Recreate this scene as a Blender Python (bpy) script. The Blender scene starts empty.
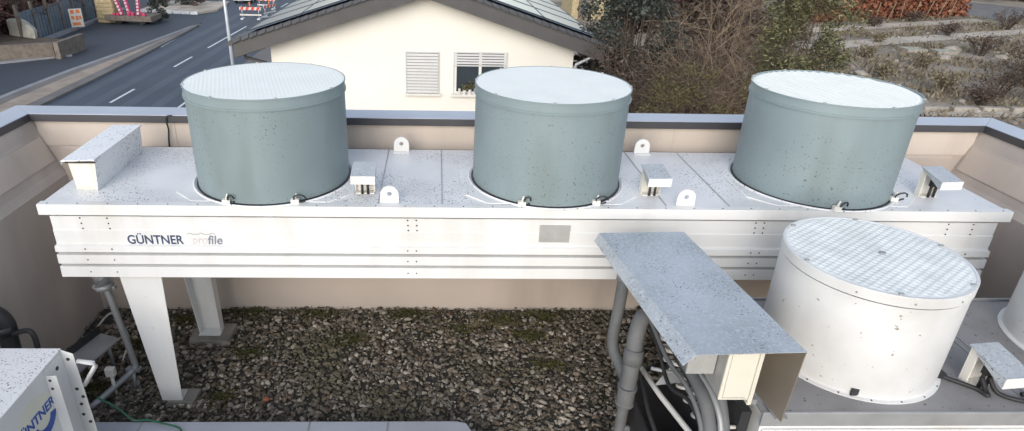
import bpy, bmesh, math, random
from mathutils import Vector, Matrix
R_ = math.radians
rng = random.Random(7)

# ------------------------------------------------------------------ camera, sky, sun, exposure
SC = bpy.context.scene
COL = SC.collection
cam_d = bpy.data.cameras.new('camera'); cam = bpy.data.objects.new('camera', cam_d); COL.objects.link(cam)
_p, _y, _r = 0.446633, 0.033990, 0.022339
_F = Vector((math.sin(_y)*math.cos(_p), math.cos(_y)*math.cos(_p), -math.sin(_p)))
_R0 = Vector((math.cos(_y), -math.sin(_y), 0)); _U0 = _R0.cross(_F)
_R = _R0*math.cos(_r) + _U0*math.sin(_r); _U = -_R0*math.sin(_r) + _U0*math.cos(_r)
cam.matrix_world = Matrix(((_R.x, _U.x, -_F.x, 0), (_R.y, _U.y, -_F.y, 0), (_R.z, _U.z, -_F.z, 1.4967), (0, 0, 0, 1)))
cam_d.sensor_width = 36; cam_d.lens = 630.58/1024*36; cam_d.shift_x = 57.84/1024
cam_d.clip_start = 0.05; cam_d.clip_end = 3000
SC.camera = cam

SUN_EL, SUN_AZ = 24, 196          # azimuth clockwise from +Y: low hazy sun behind the camera
W = bpy.data.worlds.new('World'); SC.world = W; W.use_nodes = True
nt = W.node_tree; nt.nodes.clear()
sky = nt.nodes.new('ShaderNodeTexSky'); sky.sky_type = 'NISHITA'; sky.sun_disc = False
sky.sun_elevation = R_(SUN_EL); sky.sun_rotation = R_(SUN_AZ); sky.air_density = 1.0; sky.dust_density = 1.5; sky.ozone_density = 1.5
bg = nt.nodes.new('ShaderNodeBackground'); bg.inputs[1].default_value = 0.15
wo = nt.nodes.new('ShaderNodeOutputWorld')
hs_ = nt.nodes.new('ShaderNodeHueSaturation'); hs_.inputs['Saturation'].default_value = 0.52
nt.links.new(sky.outputs[0], hs_.inputs['Color']); nt.links.new(hs_.outputs[0], bg.inputs[0]); nt.links.new(bg.outputs[0], wo.inputs[0])
sd = bpy.data.lights.new('sun', 'SUN'); sd.energy = 0.68; sd.angle = R_(40); sd.color = (1, .95, .89)
so = bpy.data.objects.new('sun', sd); COL.objects.link(so)
_d = Vector((math.sin(R_(SUN_AZ))*math.cos(R_(SUN_EL)), math.cos(R_(SUN_AZ))*math.cos(R_(SUN_EL)), math.sin(R_(SUN_EL))))
so.rotation_euler = _d.to_track_quat('Z', 'Y').to_euler()
SC.view_settings.view_transform = 'Standard'; SC.view_settings.look = 'None'
SC.view_settings.exposure = 0.82; SC.view_settings.gamma = 1; SC.view_settings.use_curve_mapping = False

# ------------------------------------------------------------------ materials
def mat(name, col, rough=.6, metal=0.0, var=.12, vscale=3.0, speck=0.0, speck_scale=40, speck_col=(.05, .045, .04),
        bump=0.0, bump_scale=60, stain=0.0, stain_scale=1.2, stain_col=(.2, .18, .15), speck_zone=0.0, streak=False):
    m = bpy.data.materials.new(name); m.use_nodes = True
    n, l = m.node_tree.nodes, m.node_tree.links
    b = n['Principled BSDF']; b.inputs['Roughness'].default_value = rough; b.inputs['Metallic'].default_value = metal
    tc = n.new('ShaderNodeTexCoord')
    def noise(scale, detail=4, sx=1, sy=1, sz=1):
        t = n.new('ShaderNodeTexNoise'); t.inputs['Scale'].default_value = scale; t.inputs['Detail'].default_value = detail
        mp = n.new('ShaderNodeMapping'); mp.inputs['Scale'].default_value = (sx, sy, sz)
        l.new(tc.outputs['Object'], mp.inputs[0]); l.new(mp.outputs[0], t.inputs['Vector']); return t
    def ramp(src, a, c):
        r = n.new('ShaderNodeMapRange'); r.inputs[1].default_value = a; r.inputs[2].default_value = c
        l.new(src, r.inputs[0]); return r.outputs[0]
    def mix(fac, A, B):
        x = n.new('ShaderNodeMix'); x.data_type = 'RGBA'
        if isinstance(fac, (int, float)): x.inputs[0].default_value = fac
        else: l.new(fac, x.inputs[0])
        for s, v in ((6, A), (7, B)):
            if isinstance(v, tuple): x.inputs[s].default_value = (*v, 1)
            else: l.new(v, x.inputs[s])
        return x.outputs[2]
    def mul(a, b_):
        x = n.new('ShaderNodeMath'); x.operation = 'MULTIPLY'
        for i, v in enumerate((a, b_)):
            if isinstance(v, (int, float)): x.inputs[i].default_value = v
            else: l.new(v, x.inputs[i])
        return x.outputs[0]
    c0 = tuple(min(1, v*(1+var)) for v in col); c1 = tuple(v*(1-var) for v in col)
    out = mix(ramp(noise(vscale, 6).outputs[0], .3, .7), c0, c1)
    if stain:
        s = noise(stain_scale, 7, 1, 1, .25 if streak else 1)
        out = mix(mul(ramp(s.outputs[0], .5, .72), stain), out, stain_col)
    if speck:
        s = noise(speck_scale, 2)
        th = .74 - .1*speck
        f = ramp(s.outputs[0], th, th+.03)
        if speck_zone:
            f = mul(f, ramp(noise(speck_zone, 2).outputs[0], .42, .56))
        out = mix(f, out, speck_col)
    l.new(out, b.inputs['Base Color'])
    if bump:
        bn = n.new('ShaderNodeBump'); bn.inputs['Strength'].default_value = bump; bn.inputs['Distance'].default_value = .01
        l.new(noise(bump_scale, 5).outputs[0], bn.inputs['Height']); l.new(bn.outputs[0], b.inputs['Normal'])
    return m

def island_mat(name, cols, rough=.85, zone=None, zone_col=None):
    """colour picked per loose piece (stone, leaf)"""
    m = bpy.data.materials.new(name); m.use_nodes = True
    n, l = m.node_tree.nodes, m.node_tree.links
    b = n['Principled BSDF']; b.inputs['Roughness'].default_value = rough
    g = n.new('ShaderNodeNewGeometry'); r = n.new('ShaderNodeValToRGB'); r.color_ramp.interpolation = 'LINEAR'
    e = r.color_ramp.elements
    while len(e) < len(cols): e.new(.5)
    for i, c in enumerate(cols):
        e[i].position = i/(len(cols)-1); e[i].color = (*c, 1)
    l.new(g.outputs['Random Per Island'], r.inputs[0]); out = r.outputs[0]
    if zone:
        tc = n.new('ShaderNodeTexCoord'); t = n.new('ShaderNodeTexNoise'); t.inputs['Scale'].default_value = zone; t.inputs['Detail'].default_value = 5
        l.new(tc.outputs['Object'], t.inputs['Vector'])
        mr = n.new('ShaderNodeMapRange'); mr.inputs[1].default_value = .52; mr.inputs[2].default_value = .66; mr.inputs[4].default_value = .8
        l.new(t.outputs[0], mr.inputs[0])
        x = n.new('ShaderNodeMix'); x.data_type = 'RGBA'; x.inputs[7].default_value = (*zone_col, 1)
        l.new(mr.outputs[0], x.inputs[0]); l.new(out, x.inputs[6]); out = x.outputs[2]
    l.new(out, b.inputs['Base Color'])
    return m

M = dict(
    white=mat('white_coated_steel', (.705, .71, .705), .38, 0, .05, 2, stain=.5, stain_scale=4.5, stain_col=(.55, .53, .49), streak=True),
    top=mat('weathered_white_steel', (.76, .765, .775), .35, 0, .07, 2.5, speck=1.15, speck_scale=95, speck_zone=2.0, stain=.35, stain_scale=2.2, stain_col=(.42, .42, .43)),
    fan=mat('grey_green_paint', (.205, .262, .278), .5, 0, .09, 1.6, speck=.85, speck_scale=85, speck_col=(.09, .09, .075), speck_zone=2.2, stain=.8, stain_scale=4.0, stain_col=(.165, .205, .21), streak=True),
    fanrim=mat('pale_green_paint', (.212, .27, .285), .45, 0, .07, 4),
    grille=mat('white_wire', (.82, .845, .81), .55, 0, .03, 5),
    grille_old=mat('frosty_wire', (.74, .77, .76), .5, 0, .12, 9),
    fanw=mat('old_white_paint', (.66, .67, .67), .42, 0, .07, 1.5, stain=.6, stain_scale=2.4, stain_col=(.47, .46, .45), speck=.25, speck_scale=40, speck_col=(.3, .25, .2)),
    cream=mat('cream_plastic', (.66, .635, .54), .45, 0, .04, 5),
    wall=mat('pink_beige_membrane', (.47, .405, .355), .75, 0, .08, 1.3, stain=.75, stain_scale=1.6, stain_col=(.335, .285, .25), streak=True, bump=.15, bump_scale=14),
    flash=mat('light_membrane', (.57, .50, .44), .7, 0, .07, 1.7, stain=.6, stain_scale=3.0, stain_col=(.43, .375, .33), streak=True),
    sidewall=mat('taupe_membrane', (.53, .475, .435), .75, 0, .09, 1.2, stain=.75, stain_scale=1.3, stain_col=(.30, .26, .24), streak=True, bump=.15, bump_scale=14),  # side parapets, a greyer tone than the rear wall
    coping=mat('blue_grey_coping', (.42, .45, .52), .4, .2, .08, 2, stain=.3, stain_scale=3, stain_col=(.5, .52, .56)),
    drip=mat('dark_coping_edge', (.05, .05, .057), .5, 0, .15, 3),
    galv=mat('galvanised_sheet', (.42, .455, .49), .42, .2, .14, 3.5, speck=1.25, speck_scale=110, speck_zone=6, speck_col=(.13, .145, .165), stain=.8, stain_scale=60, stain_col=(.56, .61, .66)),
    galv2=mat('dull_galvanised', (.34, .35, .36), .5, .3, .12, 6, stain=.4, stain_scale=3, stain_col=(.2, .2, .2)),
    galvin=mat('steel_warm_reflection', (.42, .37, .31), .38, .55, .12, 3, stain=.3, stain_scale=2, stain_col=(.3, .24, .18)),  # inside of the hood flap, warm reflected light put into the brown
    deck=mat('dirty_galvanised_deck', (.27, .265, .27), .6, .15, .14, 2.2, stain=.6, stain_scale=2.2, stain_col=(.15, .145, .145), speck=.6, speck_scale=50, bump=.1, bump_scale=40),
    insul=mat('grey_pipe_insulation', (.12, .125, .13), .7, 0, .15, 6, stain=.4, stain_scale=8, stain_col=(.2, .2, .2), bump=.2, bump_scale=50),
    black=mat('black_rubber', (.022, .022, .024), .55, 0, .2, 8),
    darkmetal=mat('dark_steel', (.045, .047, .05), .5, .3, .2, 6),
    plate=mat('grey_data_plate', (.42, .42, .41), .45, .2, .08, 14, speck=.9, speck_scale=90, speck_col=(.3, .3, .3)),
    ink=mat('dark_blue_ink', (.035, .055, .12), .5, 0, .05, 5),
    inkblue=mat('bright_blue_ink', (.03, .09, .38), .45, 0, .08, 5),
    inkgrey=mat('grey_ink', (.20, .22, .27), .5, 0, .05, 5),
    inkpale=mat('faded_pink_ink', (.60, .56, .55), .5, 0, .05, 5),
    logopale=mat('pale_yellow_print', (.70, .70, .60), .45, 0, .06, 4),
    rubber_green=mat('green_hose', (.03, .13, .075), .4, 0, .1, 8),
    roof_deck=mat('dark_roof_felt', (.05, .048, .043), .9, 0, .3, 4, stain=.8, stain_scale=1.4, stain_col=(.05, .065, .02), bump=.5, bump_scale=60),
    concrete=mat('weathered_concrete', (.22, .21, .19), .85, 0, .15, 5, stain=.5, stain_scale=4, stain_col=(.1, .1, .07), bump=.3, bump_scale=50),
    render=mat('cream_render', (.79, .76, .69), .85, 0, .025, 1.0, stain=.2, stain_scale=.7, stain_col=(.69, .65, .57), bump=.1, bump_scale=80),
    tile=mat('dark_roof_tile', (.06, .065, .075), .6, 0, .2, 5),
    fascia=mat('grey_brown_boards', (.078, .075, .075), .7, 0, .1, 2, stain=.4, stain_scale=3, stain_col=(.07, .062, .058)),
    pv=mat('solar_glass', (.11, .15, .22), .14, 0, .1, 2),  # reflected sky put into the base as a lighter blue
    alu=mat('aluminium', (.55, .57, .60), .35, .6, .05, 5),
    shutter=mat('pale_shutter', (.53, .53, .52), .5, 0, .05, 4),
    frame=mat('white_window_frame', (.72, .70, .65), .4, 0, .03, 4),
    glass=mat('dark_window_glass', (.035, .045, .055), .06, 0, .1, 2),
    asphalt=mat('asphalt', (.050, .067, .094), .75, 0, .14, .25, stain=.5, stain_scale=.35, stain_col=(.058, .068, .085), bump=.1, bump_scale=20),
    asphalt2=mat('old_asphalt', (.036, .046, .063), .7, 0, .2, .2, stain=.5, stain_scale=.2, stain_col=(.05, .058, .07)),
    paving=mat('brown_paving', (.31, .26, .215), .85, 0, .14, 1.2, stain=.5, stain_scale=.8, stain_col=(.12, .105, .095)),
    pavgrey=mat('grey_paving', (.15, .145, .142), .85, 0, .15, .8, stain=.4, stain_scale=.6, stain_col=(.085, .085, .09)),
    kerb=mat('granite_kerb', (.24, .25, .27), .8, 0, .15, 2),
    marking=mat('road_paint', (.62, .64, .66), .7, 0, .15, 3),
    soil=mat('weedy_soil', (.24, .205, .165), .95, 0, .4, .35, stain=.7, stain_scale=.30, stain_col=(.15, .14, .075), speck=1.0, speck_scale=3.0, speck_col=(.33, .30, .26), speck_zone=.4),
    bed=mat('leafy_bed_soil', (.075, .058, .045), .95, 0, .4, 2, speck=1, speck_scale=6, speck_col=(.2,.16,.11)),
    tyre=mat('tyre_worn_asphalt', (.057, .074, .102), .65, 0, .15, .5, stain=.8, stain_scale=.5, stain_col=(.050, .067, .094)),
    path=mat('pale_gravel_path', (.46, .41, .345), .9, 0, .2, .9, stain=.6, stain_scale=.7, stain_col=(.2, .165, .125)),
    stone=mat('pale_field_stone', (.34, .31, .27), .85, 0, .2, 3, stain=.5, stain_scale=4, stain_col=(.15, .14, .11)),
    wood=mat('grey_timber', (.15, .125, .105), .8, 0, .2, 4, stain=.5, stain_scale=4, stain_col=(.08, .068, .06)),
    bark=mat('brown_bark', (.09, .068, .05), .9, 0, .3, 5),
    twig=island_mat('dead_brown_twigs', [(.055, .040, .03), (.10, .075, .055), (.15, .115, .085)]),
    twigtan=island_mat('tan_twigs', [(.16, .115, .075), (.25, .185, .125), (.34, .26, .18)]),
    leafdark=island_mat('dark_evergreen_leaf', [(.018, .025, .017), (.04, .05, .038), (.085, .095, .085)], .6),
    leafolive=island_mat('olive_leaf', [(.05, .048, .016), (.10, .088, .03), (.16, .135, .05)], .6),
    leafgreen=island_mat('yellow_green_leaf', [(.035, .042, .018), (.10, .10, .042), (.23, .21, .11)], .6),
    leafbrown=island_mat('dead_brown_leaf', [(.05, .033, .026), (.085, .06, .048), (.12, .085, .065)], .8),
    leaforange=island_mat('orange_beech_leaf', [(.12, .045, .028), (.22, .08, .042), (.30, .125, .07)], .7),
    leafred=island_mat('red_brown_leaf', [(.05, .025, .022), (.11, .045, .04), (.16, .075, .06)], .8),
    weed=island_mat('dry_weed', [(.09, .075, .045), (.19, .155, .10), (.30, .25, .18)], .9),
    pebble=island_mat('mixed_pebble', [(.045, .038, .03), (.115, .096, .072), (.07, .053, .036), (.21, .18, .14), (.12, .082, .052), (.46, .42, .36), (.06, .053, .048), (.19, .165, .135), (.07, .056, .04), (.33, .30, .26), (.09, .08, .065)], .75, zone=1.6, zone_col=(.11, .10, .06)),
    moss=island_mat('moss', [(.045, .05, .014), (.075, .075, .022), (.06, .048, .018)], .95),
    orange=mat('orange_print', (.62, .19, .06), .6, 0, .1, 3),
    paper=mat('white_print', (.56, .54, .50), .6, 0, .05, 3),
    magenta=mat('magenta_paint', (.50, .035, .12), .5, 0, .1, 3),
    pink=mat('pale_pink_paint', (.80, .56, .60), .5, 0, .05, 3),
    carwhite=mat('white_car_paint', (.72, .72, .72), .25, 0, .03, 2),
    bluegrey=mat('blue_grey_board', (.10, .14, .175), .6, 0, .18, 2),
    ochre=mat('ochre_board', (.42, .34, .20), .7, 0, .2, 4),
    tarp=mat('pale_tarpaulin', (.42, .41, .36), .7, 0, .15, 2, stain=.6, stain_scale=1.6, stain_col=(.12, .11, .09)),
    foil=mat('foil_wrap', (.55, .56, .57), .35, .7, .15, 20, bump=.8, bump_scale=60),
    pole=mat('pale_pole_steel', (.50, .55, .60), .45, .3, .05, 2),
)

# ------------------------------------------------------------------ mesh helpers
class MB:
    def __init__(s): s.v, s.f, s.m, s.sm = [], [], [], []; s.mi = 0
    def add(s, vs, fs, smooth=False):
        o = len(s.v); s.v += [tuple(x) for x in vs]
        for f in fs: s.f.append([i+o for i in f]); s.m.append(s.mi); s.sm.append(smooth)
        return s
    def box(s, x0, x1, y0, y1, z0, z1):
        return s.add([(x0,y0,z0),(x1,y0,z0),(x1,y1,z0),(x0,y1,z0),(x0,y0,z1),(x1,y0,z1),(x1,y1,z1),(x0,y1,z1)],
                     [(3,2,1,0),(4,5,6,7),(0,1,5,4),(1,2,6,5),(2,3,7,6),(3,0,4,7)])
    def hexa(s, b, t):
        return s.add(list(b)+list(t), [(3,2,1,0),(4,5,6,7),(0,1,5,4),(1,2,6,5),(2,3,7,6),(3,0,4,7)])
    def slab(s, quad, d):
        q = [Vector(a) for a in quad]; d = Vector(d)
        return s.hexa(q, [a+d for a in q])
    def cyl(s, p0, p1, r0, r1=None, n=12, caps=True, smooth=True):
        r1 = r0 if r1 is None else r1
        return s.tube([p0, p1], [r0, r1], n, caps, smooth)
    def tube(s, pts, rad, n=8, caps=True, smooth=True):
        pts = [Vector(p) for p in pts]
        if not hasattr(rad, '__len__'): rad = [rad]*len(pts)
        vs, fs = [], []; up = None
        for i, p in enumerate(pts):
            t = (pts[min(i+1, len(pts)-1)] - pts[max(i-1, 0)])
            t = t.normalized() if t.length > 1e-9 else Vector((0,0,1))
            if up is None:
                up = Vector((0,0,1)) if abs(t.z) < .9 else Vector((1,0,0))
            a = up - t*up.dot(t)
            a = a.normalized() if a.length > 1e-6 else t.orthogonal().normalized()
            up = a; b = t.cross(a)
            for k in range(n):
                q = 2*math.pi*k/n; vs.append(p + (a*math.cos(q)+b*math.sin(q))*rad[i])
        for i in range(len(pts)-1):
            for k in range(n):
                k2 = (k+1) % n; fs.append((i*n+k, i*n+k2, (i+1)*n+k2, (i+1)*n+k))
        s.add(vs, fs, smooth)
        if caps:
            o = len(s.v)-len(vs)
            s.f.append([o+k for k in range(n)][::-1]); s.m.append(s.mi); s.sm.append(False)
            s.f.append([o+(len(pts)-1)*n+k for k in range(n)]); s.m.append(s.mi); s.sm.append(False)
        return s
    def curve(s, pts, rad, n=8, sub=5):
        P = [Vector(p) for p in pts]; out = []
        for i in range(len(P)-1):
            a, b, c, d = P[max(i-1,0)], P[i], P[i+1], P[min(i+2,len(P)-1)]
            for k in range(sub):
                t = k/sub; out.append(.5*((2*b)+(c-a)*t+(2*a-5*b+4*c-d)*t*t+(3*b-a-3*c+d)*t**3))
        out.append(P[-1]); return s.tube(out, rad, n)
    def lathe(s, c, prof, n=64, smooth=True, closed=False):
        m = len(prof); o0 = len(s.v)
        for i in range(m):
            r, z = prof[i]
            s.v += [(c[0]+r*math.cos(2*math.pi*k/n), c[1]+r*math.sin(2*math.pi*k/n), c[2]+z) for k in range(n)]
        for i in range(m-1):
            for k in range(n):
                k2 = (k+1) % n; s.f.append([o0+i*n+k, o0+i*n+k2, o0+(i+1)*n+k2, o0+(i+1)*n+k]); s.m.append(s.mi); s.sm.append(smooth)
        s.sharp = True; return s
    def disc(s, c, r, n=48):
        vs = [(c[0]+r*math.cos(2*math.pi*k/n), c[1]+r*math.sin(2*math.pi*k/n), c[2]) for k in range(n)]
        return s.add(vs, [tuple(range(n))])
    def prism(s, poly, d):
        """poly: 3-D points of a planar outline, d: extrusion vector"""
        p = [Vector(a) for a in poly]; d = Vector(d); n = len(p)
        return s.add(p+[a+d for a in p], [tuple(range(n))[::-1], tuple(range(n, 2*n))]+[(i, (i+1) % n, n+(i+1) % n, n+i) for i in range(n)])
    def ico(s, c, r, sub=1, smooth=True, squash=(1,1,1), rot=0, jit=0):
        bm = bmesh.new(); bmesh.ops.create_icosphere(bm, subdivisions=sub, radius=1)
        ca, sa = math.cos(rot), math.sin(rot); vs = []
        for v in bm.verts:
            k = 1+rng.uniform(-jit, jit); x, y, z = v.co.x*r*squash[0]*k, v.co.y*r*squash[1]*k, v.co.z*r*squash[2]*k
            vs.append((c[0]+x*ca-y*sa, c[1]+x*sa+y*ca, c[2]+z))
        s.add(vs, [[v.index for v in f.verts] for f in bm.faces], smooth); bm.free(); return s
    def leaf(s, p, size, asp=.55):
        p = Vector(p); a = Vector((rng.gauss(0,1), rng.gauss(0,1), rng.gauss(0,.7))).normalized()
        b = a.orthogonal().normalized(); b.rotate(Matrix.Rotation(rng.uniform(0, 6.28), 3, a))
        a = a*size; b = b*size*asp
        return s.add([p-a, p+b*.9, p+a, p-b*.9], [(0,1,2,3)])

def link_obj(name, mb, mats, parent=None, base=(0,0,0), bevel=0):
    me = bpy.data.meshes.new(name)
    b = Vector(base)
    me.from_pydata([tuple(Vector(v)-b) for v in mb.v], [], mb.f)
    for m in (mats if isinstance(mats, (list, tuple)) else [mats]): me.materials.append(m)
    me.polygons.foreach_set('material_index', mb.m); me.polygons.foreach_set('use_smooth', mb.sm)
    me.update()
    if getattr(mb, 'sharp', False): me.set_sharp_from_angle(angle=R_(25))
    o = bpy.data.objects.new(name, me); COL.objects.link(o)
    if parent is not None: o.parent = parent
    else: o.location = b
    if bevel:
        bv = o.modifiers.new('bevel', 'BEVEL'); bv.width = bevel; bv.segments = 2; bv.limit_method = 'ANGLE'; bv.angle_limit = R_(40)
    return o
BASE = {}
def thing(name, label, cat, loc=(0,0,0), group=None, rz=0):
    o = bpy.data.objects.new(name, None); COL.objects.link(o); o.empty_display_size = .1
    o.location = loc; o.rotation_euler = (0, 0, rz); o['label'] = label; o['category'] = cat
    if group: o['group'] = group
    BASE[o.name] = Vector(loc); return o
def part(name, mb, mats, parent, bevel=0, label=None):
    r = parent
    while r.parent: r = r.parent
    o = link_obj(name, mb, mats, parent, BASE[r.name], bevel)
    if label: o['label'] = label
    return o
def single(name, mb, mats, label, cat, base=(0,0,0), group=None, bevel=0, kind=None):
    o = link_obj(name, mb, mats, None, base, bevel)
    if label: o['label'] = label
    if cat: o['category'] = cat
    if group: o['group'] = group
    if kind: o['kind'] = kind
    return o
def struct(name, mb, m): return single(name, mb, m, None, None, kind='structure')
def local(name, mb, m, parent, bevel=0):            # part whose shape is already given in its thing's own axes
    return link_obj(name, mb, m, parent, (0,0,0), bevel)
def children(o): return [c for c in bpy.data.objects if c.parent == o]
def dup(o, loc, rz=None, label=None, scale=None):
    def cp(a, par):
        c = a.copy(); COL.objects.link(c); c.parent = par
        for k in children(a): cp(k, c)
        return c
    c = cp(o, None); c.location = loc
    if rz is not None: c.rotation_euler = (0, 0, rz)
    if scale: c.scale = (scale,)*3
    if label: c['label'] = label
    return c
def text(name, s, size, m, parent, origin, xdir, ydir, xscale=1.0, ext=.0015, shear=0, offset=0):
    cu = bpy.data.curves.new(name, 'FONT'); cu.body = s; cu.size = size; cu.extrude = ext; cu.shear = shear; cu.offset = offset
    t = bpy.data.objects.new('temporary_text', cu); COL.objects.link(t)
    bpy.context.view_layer.update()
    dg = bpy.context.evaluated_depsgraph_get()
    me = bpy.data.meshes.new_from_object(t.evaluated_get(dg)); bpy.data.objects.remove(t)
    X = Vector(xdir).normalized()*xscale; Y = Vector(ydir).normalized(); Z = Vector(xdir).normalized().cross(Y)
    r = parent
    while r.parent: r = r.parent
    o0 = Vector(origin)-BASE[r.name]
    for v in me.vertices: v.co = o0 + X*v.co.x + Y*v.co.y + Z*v.co.z
    me.materials.clear(); me.materials.append(m); me.name = name
    o = bpy.data.objects.new(name, me); COL.objects.link(o); o.parent = parent
    return o

ZR = -1.46      # roof gravel
ZG = -7.0       # street level

# ================================================================== SETTING: ground, roads
g = MB(); g.add([(-500,-300,ZG-.05),(500,-300,ZG-.05),(500,900,ZG-.05),(-500,900,ZG-.05)], [(0,1,2,3)]); struct('ground', g, M['soil'])
def sheet(name, pts, m, z):
    b = MB(); b.add([(x, y, z) for x, y in pts], [tuple(range(len(pts)))]); return struct(name, b, m)
sheet('street', [(-18.5,-60),(-11.6,-60),(-11.6,45),(-12.6,60),(-13.5,160),(-26,160),(-22,66),(-18.75,52)], M['asphalt'], ZG+.004)
sheet('car_park', [(-44,-40),(-20.9,-40),(-20.6,40),(-19.0,51),(-19.8,62),(-22.3,66.2),(-26.3,160),(-80,160),(-60,40)], M['asphalt2'], ZG)
for xc in (-17.6,-16.3,-14.6,-13.2): sheet('wheel_track', [(xc-.28,-40),(xc+.28,-40),(xc+.30,30),(xc+.45,60),(xc-.2,60),(xc-.26,30)], M['tyre'], ZG+.0065)
b = MB()     # pavement between street and car park: a real 0.12 m step
outline = [(-21.1,-40),(-18.35,-40),(-18.3,34),(-18.45,42),(-18.85,52.3),(-19.15,52.3),(-20.2,41),(-20.75,36),(-21.0,31)]
b.prism([(x, y, ZG-.04) for x, y in outline], (0,0,.16)); struct('pavement', b, M['pavgrey'])
sheet('pavement_paving', [(-20.1,-40),(-18.95,-40),(-18.9,34),(-19.0,42),(-19.05,47),(-19.3,41.5),(-19.85,36),(-20.05,31)], M['paving'], ZG+.125)
sheet('pavement_kerb_strip', [(-21.08,-40),(-20.75,-40),(-20.66,31),(-20.4,36),(-19.85,41),(-19.1,51),(-19.2,52),(-20.15,41),(-20.72,36),(-20.98,31)], M['kerb'], ZG+.125)
b = MB(); b.prism([(x, y, ZG-.04) for x, y in [(-11.6,-60),(-3.5,-60),(-3.5,34),(-5,70),(-13.0,70),(-12.55,58),(-11.55,45)]], (0,0,.15)); struct('footpath', b, M['pavgrey'])
b = MB()
for y0, y1 in [(22,24.7),(29.9,32.5),(37.7,40.6),(43.5,52.5),(56,59),(64,67)]:
    b.add([(-15.63+(y0-30)*.016,y0,ZG+.008),(-15.49+(y0-30)*.016,y0,ZG+.008),(-15.49+(y1-30)*.016,y1,ZG+.008),(-15.63+(y1-30)*.016,y1,ZG+.008)], [(0,1,2,3)])
b.add([(-19.1,52.9,ZG+.008),(-19.0,52.9,ZG+.008),(-18.55,43.5,ZG+.008),(-18.4,43.5,ZG+.008)], [(0,1,3,2)])
b.add([(-12.15,10,ZG+.008),(-12.03,10,ZG+.008),(-12.03,34,ZG+.008),(-12.15,34,ZG+.008)], [(0,1,2,3)])
struct('road_marking', b, M['marking'])
# allotment land on the right
sheet('far_road', [(47,78),(60.5,58),(82,40),(120,20),(126,26),(92,50),(72,68),(60,88)], M['pavgrey'], ZG-.02)
sheet('path', [(28.5,46.6),(58,58.0),(58.5,60.0),(28.2,49.0)], M['path'], ZG-.03)
sheet('path', [(31,54.0),(54,62.6),(54.3,64.6),(31,56.6)], M['path'], ZG-.03)
sheet('path', [(24,29.6),(60,29.0),(60,30.4),(24,31.0)], M['path'], ZG-.03)

# ================================================================== our roof
bld = thing('flat_roof_building', 'flat roofed building with pinkish membrane parapet capped in blue grey metal', 'building', (.6, 1.5, ZG))
X0, X1, Y1, Y0 = -2.85, 4.04, 4.38, -2.5
b = MB(); b.box(X0-.2, X1+.2, Y0, Y1+.17, ZG-.03, ZR-.25); part('facade', b, M['render'], bld)
b = MB(); b.box(X0-.19, X1+.19, Y0+.01, Y1+.16, ZR-.246, ZR-.012); part('roof_slab', b, M['roof_deck'], bld)
b = MB(); b.box(X0-.18, X1+.18, Y1+.02, Y1+.15, ZR-.01, .135)                   # rear upper wall
b.hexa([(X0+.14,Y1,ZR-.01),(X1-.14,Y1,ZR-.01),(X1-.14,Y1+.018,ZR-.01),(X0+.14,Y1+.018,ZR-.01)],
       [(X0+.14,Y1,-.09),(X1-.14,Y1,-.09),(X1-.14,Y1+.018,-.075),(X0+.14,Y1+.018,-.075)])
part('parapet_wall', b, M['wall'], bld)
for xa, sgn in ((X0, 1), (X1, -1)):
    b = MB(); pr = [(xa-sgn*.18, ZR-.01), (xa+sgn*.16, ZR-.01), (xa+sgn*.145, -.285), (xa+sgn*.11, -.235), (xa+sgn*.015, .02), (xa-sgn*.01, .135), (xa-sgn*.18, .135)]
    if sgn > 0: pr = pr[::-1]
    b.prism([(x, Y0, z) for x, z in pr], (0, Y1+.018-Y0, 0)); part('parapet_wall', b, M['sidewall'], bld)
# lapped membrane strips (upper, lighter)
b = MB(); b.box(X0+.01, X1-.01, Y1+.014, Y1+.0185, -.07, .128)
for xs in (-1.9, -.05, 1.75, 3.25): b.box(xs, xs+.035, Y1+.009, Y1+.0135, -.07, .128)
part('membrane_strip', b, M['flash'], bld)
for xa, sgn in ((X0, 1), (X1, -1)):
    for ya, yb_ in ((-2.4, 1.6), (1.64, 3.66), (3.69, 4.37)):
        p0, p1 = (xa+sgn*.0225, 0.0), (xa+sgn*.088, -.175); o_ = sgn*.007
        pr = [(p0[0], p0[1]), (p0[0]+o_, p0[1]), (p1[0]+o_, p1[1]), (p1[0], p1[1])]
        b = MB(); b.prism([(x, ya, z) for x, z in (pr if sgn < 0 else pr[::-1])], (0, yb_-ya, 0)); part('membrane_strip', b, M['flash'], bld)
# metal coping: light top sheet with a dark drip edge, mitred at the corners
xi0, xo0, xi1, xo1, yi, yo, zt = X0-.005, X0-.21, X1+.0, X1+.21, Y1-.015, Y1+.19, .172
def cop(q):
    b = MB(); b.slab(q, (0,0,-.022)); part('coping', b, M['coping'], bld, .004)
cop([(xi0,yi,zt),(xi1,yi,zt),(xo1,yo,zt),(xo0,yo,zt)][::-1])
cop([(xi0,yi,zt),(xo0,yo,zt),(xo0,Y0,zt),(xi0,Y0,zt)][::-1])
cop([(xi1,yi,zt),(xi1,Y0,zt),(xo1,Y0,zt),(xo1,yo,zt)][::-1])
b = MB(); b.box(xi0+.0005, xi1-.0005, yi-.006, yi-.0005, .118, zt-.003); b.box(xi0+.0005, xi0+.006, Y0, yi-.0065, .118, zt-.003); b.box(xi1-.006, xi1-.0005, Y0, yi-.0065, .118, zt-.003)
b.box(xo0+.01, xo1-.01, yo-.03, yo-.004, .10, zt-.0225)
part('drip_edge', b, M['drip'], bld)
for xs in (-1.2, 1.3, 3.3): b = MB(); b.box(xs, xs+.012, yi-.001, yo, zt+.0003, zt+.004); part('coping_joint', b, M['galv2'], bld)

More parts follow.
